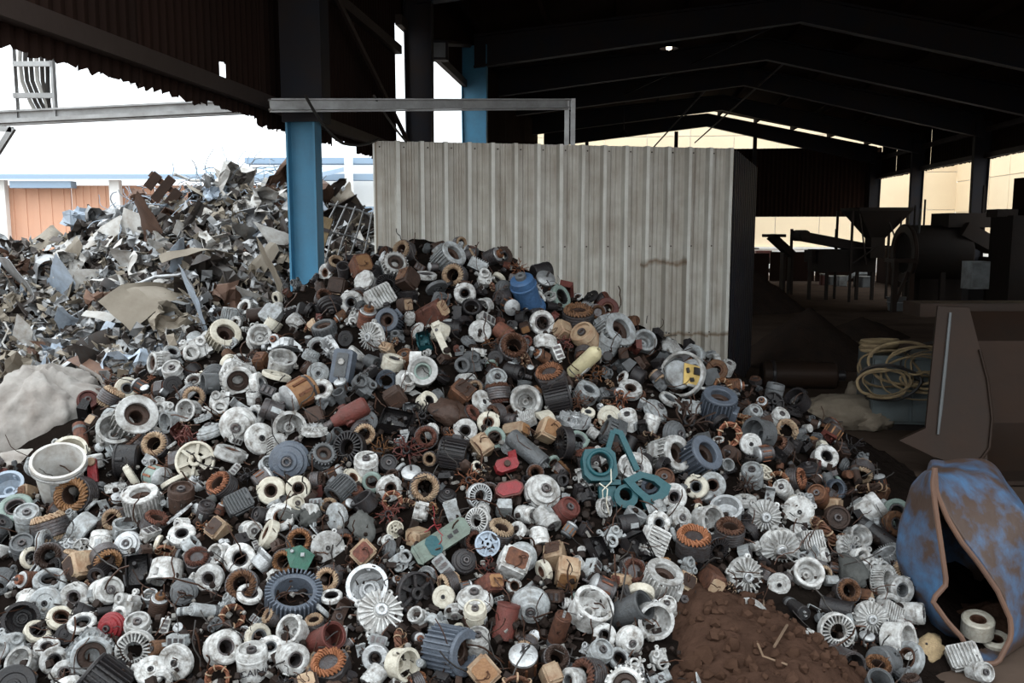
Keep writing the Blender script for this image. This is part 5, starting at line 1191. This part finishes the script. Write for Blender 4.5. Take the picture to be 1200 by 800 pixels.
for k in range(420):
    x = rs.uniform(.3, 1.7); y = rs.uniform(2.8, 3.85); h = soil_h(x, y)
    if h < .03: continue
    r = rs.uniform(.006, .026)*(1 if rs.random() < .9 else 1.6); q = Quaternion((rs.gauss(0,1), rs.gauss(0,1), rs.gauss(0,1), rs.gauss(0,1))).normalized().to_matrix()
    vs = []; bmv = [(1,0,0),(-1,0,0),(0,1,0),(0,-1,0),(0,0,1),(0,0,-1),(.6,.6,.6),(-.6,.6,.6),(.6,-.6,.6),(-.6,-.6,.6),(.6,.6,-.6),(-.6,.6,-.6),(.6,-.6,-.6),(-.6,-.6,-.6)]
    for p in bmv: vs.append(Vector((x, y, h+r*.3))+q @ (Vector(p)*r*rs.uniform(.75, 1.2)))
    fs = [(0,6,8),(0,8,12),(0,12,10),(0,10,6),(1,9,7),(1,13,9),(1,11,13),(1,7,11),(2,7,6),(2,11,7),(2,10,11),(2,6,10),(3,8,9),(3,12,8),(3,13,12),(3,9,13),(4,6,7),(4,8,6),(4,9,8),(4,7,9),(5,11,10),(5,13,11),(5,12,13),(5,10,12)]
    mb.add(vs, fs)
mb.build('soil_clods', 'clod', kind='stuff', label='loose crumbs and clods of earth on the soil heap', cat='soil', ang=30)
for lab, pts, r in (('brown twig slanting across the soil heap', ((905,764),(918,742),(935,715)), .005), ('thin dry stalk standing upright in the soil heap', ((893,715),(892,690)), .004), ('curved root lying near the front of the soil heap', ((885,758),(892,775),(920,785)), .004)):
    P3 = []
    for (x, y) in pts:
        h = pile_hit(x, y, lambda a, b: max(soil_h(a, b), 0), 2.4, 5.0); P3.append(h+Vector((0,-.02,.03)))
    MB().tube(P3, r, 5).build('dry_twig', 'twig', label=lab, cat='twig')
bt = pile_hit(890, 778, lambda a, b: max(soil_h(a, b), 0), 2.4, 5.0)

# ================================================================== CRUSHED BLUE DRUM
def zo(x, y): return (1020+x/2.963, 530+y/2.963)
left = [(222,52),(214,110),(226,200),(245,330),(263,455),(212,512),(268,590),(325,650),(320,715),(348,768)]
right = [(395,765),(440,730),(487,640),(485,580),(440,480),(375,385),(315,310),(268,232),(228,140)]
rimpx = [zo(*p) for p in left+right]
def resample(P, n):
    P = [Vector((p[0], p[1], 0)) for p in P]; P.append(P[0]); L = [0]
    for a, b in zip(P, P[1:]): L.append(L[-1]+(b-a).length)
    out = []
    for i in range(n):
        s = L[-1]*i/n
        for k in range(len(P)-1):
            if L[k] <= s <= L[k+1]:
                q = P[k].lerp(P[k+1], (s-L[k])/max(1e-9, L[k+1]-L[k])); out.append((q.x, q.y)); break
    return out
ND = 64
YD = 3.42
def drum_pt(px, py, Y):
    p = atY(px, py, Y); return Vector((p.x, p.y, max(.012, p.z)))
rim = [drum_pt(x, y, YD+.16*(790-y)/240) for x, y in resample(rimpx, ND)]
bodypx = [zo(*p) for p in [(196,70),(150,150),(112,280),(106,400),(125,475),(190,575),(232,665),(300,735),(348,768)]+[(430,772),(520,740),(585,640),(600,500),(590,380),(550,270),(480,165),(390,92),(290,72)]]
body = [drum_pt(x, y, YD+.20+.16*(790-y)/240) for x, y in resample(bodypx, ND)]
cB = sum(body, Vector())/ND
def ringloop(sc, dy, dz, ribs=0.0): return [Vector((cB.x+.53*dy+(p.x-cB.x)*sc, p.y+dy, max(.012, cB.z+dz+(p.z-cB.z)*sc))) for p in body]
loops = [rim, [a.lerp(b, .45)+Vector((0,.0,.0)) for a, b in zip(rim, body)], body, ringloop(1.03, .07, 0), ringloop(1.0, .10, 0), ringloop(.97, .26, -.02), ringloop(1.02, .30, -.02), ringloop(.96, .34, -.02), ringloop(.86, .52, -.05), ringloop(.70, .60, -.06)]
mb = MB(); vs = []
for li, lp in enumerate(loops):
    for p in lp:
        k = .11*(abs(noise.noise(p*3.0+Vector((3,1,2))))-.2)+.02*(abs(noise.noise(p*8))-.2) if li > 1 else .006*noise.noise(p*9)
        q = p+Vector((k*(1 if p.x > cB.x else -1), 0, k)); vs.append((q.x, q.y, max(.01, q.z)))
fs = [(l*ND+i, l*ND+(i+1) % ND, (l+1)*ND+(i+1) % ND, (l+1)*ND+i) for l in range(len(loops)-1) for i in range(ND)]
fs.append(tuple((len(loops)-1)*ND+i for i in range(ND)))
mb.add(vs, fs)
dr = empty('steel_drum', (cB.x, cB.y, 0), label='crushed blue rust-stained steel drum gaping at the right front', cat='drum')
def local(o, root): o.matrix_parent_inverse = Matrix.Translation(-root.location); return o
ob = local(mb.build('shell', 'drumblue', dr, ang=50), dr)
sm = ob.modifiers.new('thickness', 'SOLIDIFY'); sm.thickness = .006; sm.offset = -1
ss = ob.modifiers.new('smooth', 'SUBSURF'); ss.levels = 1; ss.render_levels = 1
local(MB().tube([p+Vector((0,-.004,.0)) for p in rim]+[rim[0]+Vector((0,-.004,0))], .011, 8, False).build('rolled_rim', 'rustsheet', dr), dr)
so = MB(); n = 18; base = [drum_pt(*zo(x, y), YD+.28) for x, y in ((262,600),(330,560),(400,540),(450,560),(478,620),(475,680),(440,725),(390,745),(345,740),(325,690))]
cb = sum(base, Vector())/len(base); lo = [Vector((p.x, p.y+.1, .05)) for p in base]
so.add([cb+Vector((0,.0,.02))]+base+[Vector((p.x, p.y+.25, p.z)) for p in base], [(0, i+1, (i+1) % 10+1) for i in range(10)]+[(i+1, 11+i, 11+(i+1) % 10, (i+1) % 10+1) for i in range(10)])
blob('drum_soil', 'soil', None, 4, (.21,.16,.15), 2, .25, 6, .12, 5, label='brown earth lying inside the crushed blue drum', cat='soil', kind='stuff').location = atY(*zo(385, 650), YD+.34)
for (x, y, d, lab) in ((372, 602, 36, 'upper ivory ring core inside the crushed blue drum'), (432, 668, 34, 'lower white ring core inside the crushed blue drum')):
    p = atY(*zo(x, y), YD+.17); r = d/2*proj(p)[2]/F
    o = empty('ring_core', label=lab, cat='ring core'); o.matrix_world = Matrix.Translation(p) @ frame(axis_cs(-.1, .93), 0).to_4x4() @ Matrix.Scale(r, 4)
    for nm, me, m, par in KIND['ring_thick']['parts'][:2]: make_part(nm, me, m or 'ivory', o)
for k, px, py, d, ax, ay, col, lab in (('slot_block',1128,785,46,-.3,.6,'white','white slotted casting lying in front of the blue drum'),('can',1147,797,30,.3,.3,'white','white can at the frame bottom before the drum'),('rag',1088,775,44,.2,.7,'rope','pale brown crumpled rag before the drum'),('motor',1067,772,36,.6,.5,'steel','steel grey small motor between rag and pile'),('rag',1108,556,34,.2,.7,'jute','crumpled jute rag behind the drum top'),('capacitor',1062,780,30,.5,.7,'orange','orange cylinder beside the rag at front right')):
    p = floor_at(px, py); w = proj(p)[2]; r = d/2*w/F
    o = empty(NAME[k], label=lab, cat=KIND[k]['cat']); o.matrix_world = Matrix.Translation(p+Vector((0,0,r*.7))) @ frame(axis_cs(ax, ay), .4).to_4x4() @ Matrix.Scale(r, 4)
    for nm, me, m, par in KIND[k]['parts']: make_part(nm, me, m or col, o)
# ================================================================== RIGHT SIDE: LOADER BUCKET
def zb_(x, y): return (880+x/3.6375, 340+y/3.6375)
YK = 6.1
bk = empty('loader_bucket', (floor_at(1130, 545).x, YK, 0), label='worn brown steel loader bucket standing at the right edge', cat='loader bucket')
side = [(885,85),(1025,90),(1050,280),(1066,450),(1060,600),(1022,705),(1015,782),(790,716),(650,650),(770,600),(830,330)]
sp = [atY(*zb_(x, y), YK+.0) for x, y in side]
sp = [Vector((p.x, p.y+.25*(p.z), max(.015, p.z))) for p in sp]
n = len(sp); mb = MB(); mb.add(sp+[p+Vector((.012,.045,0)) for p in sp], [tuple(range(n-1,-1,-1)), tuple(range(n, 2*n))]+[(i, (i+1) % n, n+(i+1) % n, n+i) for i in range(n)])
local(mb.build('side_plate', 'bucketsteel', bk, ang=0), bk)
cre = [atY(*zb_(x, y), YK-.01)for x, y in ((938,112),(880,370),(845,520),(820,625))]; cre = [Vector((p.x, p.y+.25*p.z, p.z)) for p in cre]
local(MB().tube(cre, [.009,.012,.012,.008], 6).build('reinforcing_rib', 'machinegrey', bk), bk)
cre = [atY(*zb_(x, y), YK-.01)for x, y in ((1048,270),(1066,400),(1064,560),(1035,680),(1000,720),(955,742))]; cre = [Vector((p.x, p.y+.25*p.z, p.z)) for p in cre]
local(MB().tube(cre, .010, 6).build('weld_bead', 'bucketsteel', bk), bk)
# shell: curved plate running right from the side plate
prof = [(0,.02),(.10,.02),(.35,.05),(.62,.16),(.80,.36),(.86,.62),(.80,.92),(.66,1.14)]
base = Vector((atY(*zb_(1015, 780), YK).x, YK-.02, 0)); mb = MB(); vs = []; m = len(prof)
for off in (0, .02):
    for xw in (0, .5, 1.0, 1.5):
        for (y, z) in prof: vs.append((base.x+xw+.02, base.y+y-.1+off, z))
fs = []
for o0 in (0, 4*m):
    for a in range(3):
        for i in range(m-1): q = o0+a*m+i; fs.append((q, q+1, q+m+1, q+m))
mb.add(vs, fs); local(mb.build('curved_shell', 'bucketsteel', bk, ang=40), bk)
local(MB().box((base.x+.75, base.y-.02, .03), (1.5, .24, .03)).build('cutting_edge', 'bucketsteel', bk, ang=0), bk)
local(MB().box((base.x+.5, base.y+.82, 1.14), (1.5, .30, .10)).build('top_beam', 'bucketsteel', bk, ang=0), bk)
local(MB().box((base.x+.75, base.y+.70, .62), (1.4, .06, 1.0), Rx(-.12)).build('back_plate', 'bucketsteel', bk, ang=0), bk)
# ================================================================== GREY CABINET, HOSES, SACKS
p = floor_at(1062, 505); cb_ = empty('metal_cabinet', p, -.12, label='small grey metal cabinet draped with tangled hoses', cat='cabinet')
MB().box((0,.24,.36), (.62,.48,.60)).build('body', 'cabinet', cb_, ang=0); MB().box((.17,-.012,.36), (.27,.02,.54)).build('door', 'cabinet', cb_, ang=0); MB().box((-.15,-.012,.36), (.30,.02,.54)).build('door', 'cabinet', cb_, ang=0); MB().box((-.01,-.03,.46), (.014,.03,.12)).build('handle', 'galv', cb_, ang=0)
MB().box((0,.24,.03), (.56,.42,.06)).build('plinth', 'dark', cb_, ang=0)
ht = empty('hose_tangle', p, -.12, label='tangle of tan hoses and black cable hanging over the cabinet', cat='hose tangle')
for k in range(13):
    rs = random.Random(20+k); cx, cz, rr = rs.uniform(-.28,.28), rs.uniform(.42,.62), rs.uniform(.10,.30); ph = rs.uniform(0, 6); pts = []
    for i in range(40):
        a = ph+i/39*2*pi*1.25; w_ = .05*noise.noise(Vector((a*.8, k*3, 0))); pts.append(Vector((cx+(rr+w_)*1.15*cos(a)+.04*noise.noise(Vector((a, k, 7))), -.05-.012*k+.02*sin(3*a), max(.08, cz+(rr+w_)*.7*sin(a)))))
    MB().tube(pts, .007+.003*(k % 3), 6).build('hose', 'cable' if k % 5 == 3 else 'rope', ht)
pk = empty('hose_coil', p+Vector((-.22,.12,.70)), .2, label='coiled pale hose bundle lying on top of the cabinet', cat='hose')
for k in range(5): MB().lathe([(.17+.015*cos(b), .02*k+.015*sin(b)) for b in [2*pi*i/6 for i in range(6)]], 20, True, c=(0,.02*(k % 2),0), ell=(1,.5)).build('turn', 'rope', pk)
for px, py, sc, sd, lab in ((985,492,(.40,.20,.15),2,'large jute sack slumped in front of the cabinet'),(1010,478,(.16,.12,.18),5,'upright jute sack leaning on the cabinet'),(945,488,(.26,.16,.12),7,'flattened jute sack beside the black cylinder'),(1020,494,(.20,.14,.10),9,'small jute sack at the cabinet foot')):
    q = floor_at(px, py+8); r_ = empty('jute_sack', q+Vector((0,0,sc[2]*.8)), .2, label=lab, cat='sack', group='jute sacks by the cabinet'); blob('bag', 'jute', r_, 4, sc, 1.6, .25, 4.5, .16, sd, flat=-sc[2]*.8); MB().tube([(-sc[0]*.5,-sc[1]*.5,sc[2]*.5),(0,-sc[1]*.4,sc[2]*.75),(sc[0]*.5,-sc[1]*.3,sc[2]*.5)], .008, 5).build('seam', 'rope', r_)
q = floor_at(935, 455); lg = empty('steel_roller', q+Vector((0,0,.15)), -.1, label='dark steel cylinder lying in front of the black heap', cat='cylinder'); MB().cyl(.15,-.4,.4,24,.02,M=Ry(pi/2)).build('barrel', 'bucketsteel', lg); MB().cyl(.06,.38,.5,12,.01,M=Ry(pi/2)).build('axle', 'dark', lg); MB().ring(.158,.14,-.3,-.26,24,.005,M=Ry(pi/2)).build('band', 'dark', lg)
def heap(px, py, rx, ry, h, m, label, seed, cat='heap'):
    q = floor_at(px, py); mb = MB(); vs = []; fs = []; N_ = 40
    for j in range(N_+1):
        for i in range(N_+1):
            x = -1+2*i/N_; y = -1+2*j/N_; d = math.sqrt(x*x+y*y); z = h*max(0, 1-d)**.9
            vs.append((x*rx, y*ry, z+(.05*h*noise.noise(Vector((x*4, y*4, seed)))+.03*h*noise.noise(Vector((x*12, y*12, seed))) if d < 1 else 0)-.015))
    for j in range(N_):
        for i in range(N_): a = j*(N_+1)+i; fs.append((a, a+1, a+N_+2, a+N_+1))
    o = mb.add(vs, fs).build('swarf_heap', m, kind='stuff', label=label, cat=cat); o.location = q; return o
heap(945, 425, .95, .8, .75, 'blackheap', 'dark conical heap of granulate beside the steel cylinder', 3)
heap(872, 362, 1.3, 1.3, 1.0, 'blackheap', 'black heap half hidden by the corrugated screen', 6)
heap(1010, 395, .8, .5, .35, 'blackheap', 'low dark heap between cabinet and machines', 9)
# ================================================================== MACHINES AT THE FAR RIGHT
MM = 'machine'
def at(px, py, Y): return atY(px, py, Y)
# hopper with frame
Yh = 22.0; c = at(1027, 247, Yh); hp = empty('feed_hopper', (c.x, c.y, 0), label='dark pyramid hopper on a braced frame', cat='hopper')
s = Yh/F
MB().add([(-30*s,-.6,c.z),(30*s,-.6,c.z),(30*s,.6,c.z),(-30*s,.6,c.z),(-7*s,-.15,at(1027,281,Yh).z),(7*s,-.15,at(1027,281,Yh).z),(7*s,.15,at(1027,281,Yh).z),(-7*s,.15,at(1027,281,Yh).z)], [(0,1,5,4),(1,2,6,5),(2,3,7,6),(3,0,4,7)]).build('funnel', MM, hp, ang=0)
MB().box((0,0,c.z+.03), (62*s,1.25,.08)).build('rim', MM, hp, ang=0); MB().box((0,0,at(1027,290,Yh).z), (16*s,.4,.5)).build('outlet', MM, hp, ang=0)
for x in (-36, 26):
    for y in (-.5, .5): MB().box((x*s, y, c.z/2), (.05,.05,c.z)).build('leg', MM, hp, ang=0)
for a, b in (((-36,-.5,.9),(-5,-.5,1.35)), ((26,-.5,.9),(6,-.5,1.9)), ((-36,-.5,1.3),(26,-.5,1.3)), ((-18,-.5,.9),(-28,-.5,2.1)), ((12,-.5,.9),(20,-.5,2.0))): MB().bar((a[0]*s,a[1],a[2]),(b[0]*s,b[1],b[2]),.03).build('brace', MM, hp, ang=0)
# dark elevated box across the back, above the opening
a = at(868, 178, 24); b = at(1021, 250, 24)
# conveyor
Yc = 22.5; cv = empty('belt_conveyor', (at(975,320,Yc).x, Yc, 0), label='dark inclined belt conveyor left of the hopper', cat='conveyor'); ox = at(975,320,Yc).x
def L(px, py, Y=Yc): q = at(px, py, Y); return Vector((q.x-ox, q.y-Yc, q.z))
MB().bar(L(940,277), L(1020,292), .22, .7).build('belt', MM, cv, ang=0); MB().cyl(.14,-.4,.4,16,.02,c=L(938,276),M=Rx(pi/2)).build('end_roller', MM, cv)
MB().box((L(985,305)), (65*Yc/F,.8,.55)).build('drive_housing', MM, cv, ang=0); MB().box((L(960,300)+Vector((0,.1,0))), (.5,.6,.3)).build('gear_box', MM, cv, ang=0)
for px in (945, 965, 1000, 1018): q = L(px, 300); MB().box((q.x, -.3, q.z/2), (.07,.07,max(.2,q.z))).build('leg', MM, cv, ang=0)
for px in (932, 985): q = L(px, 280); MB().box((q.x, .3, q.z), (.06,.06,.5)).build('post', MM, cv, ang=0)
ch = empty('chute_conveyor', (at(915,315,24).x, 24, 0), label='small inclined chute standing left of the belt conveyor', cat='conveyor'); ox = at(915,315,24).x
def L2(px, py): q = at(px, py, 24); return Vector((q.x-ox, 0, q.z))
MB().bar(L2(904,277), L2(927,298), .18, .5).build('trough', MM, ch, ang=0); MB().box(L2(907,276), (.5,.5,.08)).build('feed_lip', MM, ch, ang=0)
for px in (918, 927): q = L2(px, 296); MB().box((q.x,0,q.z/2), (.07,.3,q.z)).build('leg', MM, ch, ang=0)
q = floor_at(930, 322); tk = empty('oil_barrel', q, label='dark grey barrel standing before the conveyors', cat='barrel'); MB().lathe([(0,0),(.36,0),(.38,.04),(.37,.3),(.385,.33),(.37,.36),(.37,.8),(.35,.86),(0,.84)], 22).build('barrel_body', 'machinegrey', tk); MB().ring(.39,.36,.56,.60,22,.008).build('hoop', 'dark', tk)
jk = empty('scrap_machine', floor_at(893, 322), label='low dark machine with wheels behind the chute', cat='machine')
MB().box((0,.2,.55), (.9,.6,.25)).build('body', MM, jk, ang=0); MB().box((.05,.2,.80), (.6,.4,.25)).build('cover', 'rustred', jk, ang=0); MB().box((-.35,.2,1.0), (.5,.05,.05)).build('handle_bar', MM, jk, ang=0)
for x in (-.3, .05, .38): MB().cyl(.16,-.05,.05,14,.01,c=(x,-.1,.17),M=Rx(pi/2)).build('wheel', MM, jk)
# rotary drum machine
Yd = 19.0; dm = empty('drum_machine', (at(1105,340,Yd).x, Yd, 0), .0, label='big dark horizontal drum machine on legs', cat='machine'); ox = at(1105,340,Yd).x; z0 = at(1075,297,Yd).z; rr = 33*Yd/F
e0 = at(1067,297,Yd).x-ox; e1 = at(1135,297,Yd).x-ox
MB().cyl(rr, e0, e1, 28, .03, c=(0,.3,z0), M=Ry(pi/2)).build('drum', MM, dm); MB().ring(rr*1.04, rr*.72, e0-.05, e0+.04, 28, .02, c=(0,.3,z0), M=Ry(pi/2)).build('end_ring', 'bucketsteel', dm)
for px in (1045, 1064, 1100, 1130): q = at(px, 350, Yd); MB().box((q.x-ox,-.1,z0/2-.1), (.10,.10,z0)).build('leg', 'bucketsteel' if px < 1070 else MM, dm, ang=0)
MB().box(((e0+e1)/2+.2,.4,.45), (e1-e0-.1,.7,.9)).build('base_box', MM, dm, ang=0); q = at(1055, 305, Yd); MB().box((q.x-ox,-.05,q.z), (.5,.5,.08)).build('table', 'bucketsteel', dm, ang=0); MB().bar((at(1047,345,Yd).x-ox,-.1,.2),(at(1062,312,Yd).x-ox,-.1,.85),.06).build('brace', 'bucketsteel', dm, ang=0)
q = at(1137, 258, Yd); MB().box((q.x-ox,.3,q.z), (1.0,.8,.30)).build('feed_box', MM, dm, ang=0); MB().bar((at(1125,268,Yd).x-ox,0,at(1125,268,Yd).z),(at(1165,290,Yd).x-ox,0,at(1165,290,Yd).z),.3,.5).build('chute', MM, dm, ang=0)
for px, py in ((1092,233),(1080,240)): a = at(px, py, Yd); MB().box((a.x-ox,.3,(a.z+z0)/2), (.03,.03,a.z-z0)).build('stack_pipe', MM, dm, ang=0)
q = at(1162, 228, Yd); MB().box((q.x-ox,.3,q.z-.4), (.05,.05,1.2)).build('stack_pipe', MM, dm, ang=0)
q = at(1195,250,17.5); cw = empty('control_tower', (at(1192,300,17.5).x, 17.5, 0), label='tall dark machine housing cut by the right edge', cat='machine'); MB().box((.1,0,1.0), (.9,.8,2.0)).build('housing', MM, cw, ang=0); MB().box((.15,0,2.35), (.35,.5,.75)).build('upper_tower', 'oxide', cw, ang=0); MB().box((-.35,0,2.05), (.4,.4,.15)).build('spout', MM, cw, ang=0)
q = floor_at(1050, 364); pb = empty('metal_pail', q, label='grey metal pail under the drum machine legs', cat='pail'); MB().lathe([(0,0),(.16,0),(.20,.28),(.21,.30),(.18,.30),(.15,.04),(0,.03)], 20).build('tub', 'machinegrey', pb); MB().ring(.205,.19,.18,.20,20,.004).build('hoop', 'galv', pb)
q0 = floor_at(1070, 352); q1 = at(1079, 245, 18.0); MB().tube([q0, Vector((q1.x, q1.y, q1.z))], .02, 6).build('leaning_rod', 'machinegrey', label='thin pale rod leaning against the drum machine', cat='rod')
q = at(1142, 338, 16.5); ec = empty('electrical_box', (q.x, 16.5, 0), .1, label='pale grey electrical box beside the drum machine', cat='box'); zt = at(1142,306,16.5).z; MB().box((0,0,(zt+q.z)/2), (.36,.3,zt-q.z)).build('case', 'lightgrey', ec, ang=0); MB().box((0,-.16,(zt+q.z)/2), (.32,.02,zt-q.z-.06)).build('door', 'lightgrey', ec, ang=0); MB().box((0,.05,q.z/2), (.3,.2,q.z)).build('stand', 'dark', ec, ang=0)
q = floor_at(1166, 362); st = empty('leaning_board', q, .2, label='upright blue-grey steel panel with pale edge', cat='panel'); MB().box((0,0,.72), (.30,.12,1.44)).build('board', 'bluegrey', st, ang=0); MB().box((.17,-.02,.72), (.05,.14,1.44)).build('edge', 'lightgrey', st, ang=0)
q = floor_at(1087, 348); gb = empty('gas_bottle', q, label='small blue bottle under the drum machine', cat='bottle'); MB().lathe([(0,0),(.08,0),(.09,.02),(.09,.36),(.05,.44),(.03,.5),(0,.5)], 16).build('bottle_body', 'blue', gb); MB().cyl(.035,.48,.54,10,.01).build('valve', 'steel', gb)
q = floor_at(1105, 352); MB().add([], []); sb = empty('broken_slab', q, .3, label='pale broken concrete slab lying under the drum machine', cat='slab'); MB().cbox((0,0,.07), (.9,.4,.12), .12).build('slab', 'concrete', sb, ang=0); MB().cbox((.5,.1,.05), (.3,.3,.08), .1).build('chip', 'concrete', sb, ang=0)
for k, (px, py, w, h, m, lab) in enumerate(((965,334,.22,.34,'rustred','small red-and-white tin beside the conveyor foot'),(985,335,.30,.30,'lightgrey','pale cube box on the floor under the hopper'),(975,333,.5,.25,'machinegrey','grey low crate behind the pale cube box'),(1012,336,.45,.30,'machinegrey','grey lump of machinery below the hopper'))):
    q = floor_at(px, py); o = empty('floor_box', q, .1*k, label=lab, cat='box'); MB().cbox((0,0,h/2), (w,w,h), .03).build('box_body', m, o, ang=0); MB().cbox((0,0,h), (w*1.05,w*1.05,.04), .03).build('lid', 'lightgrey' if k < 2 else m, o, ang=0)
q = floor_at(1000, 334); MB().tube([q+Vector((-.35,0,.02)), q+Vector((-.2,0,.22)), q+Vector((.05,0,.34)), q+Vector((.4,0,.36))], .07, 8).build('bent_duct', 'lightgrey', label='pale bent duct arching on the floor below the hopper', cat='duct')
q = floor_at(915, 330); MB().add([], [])
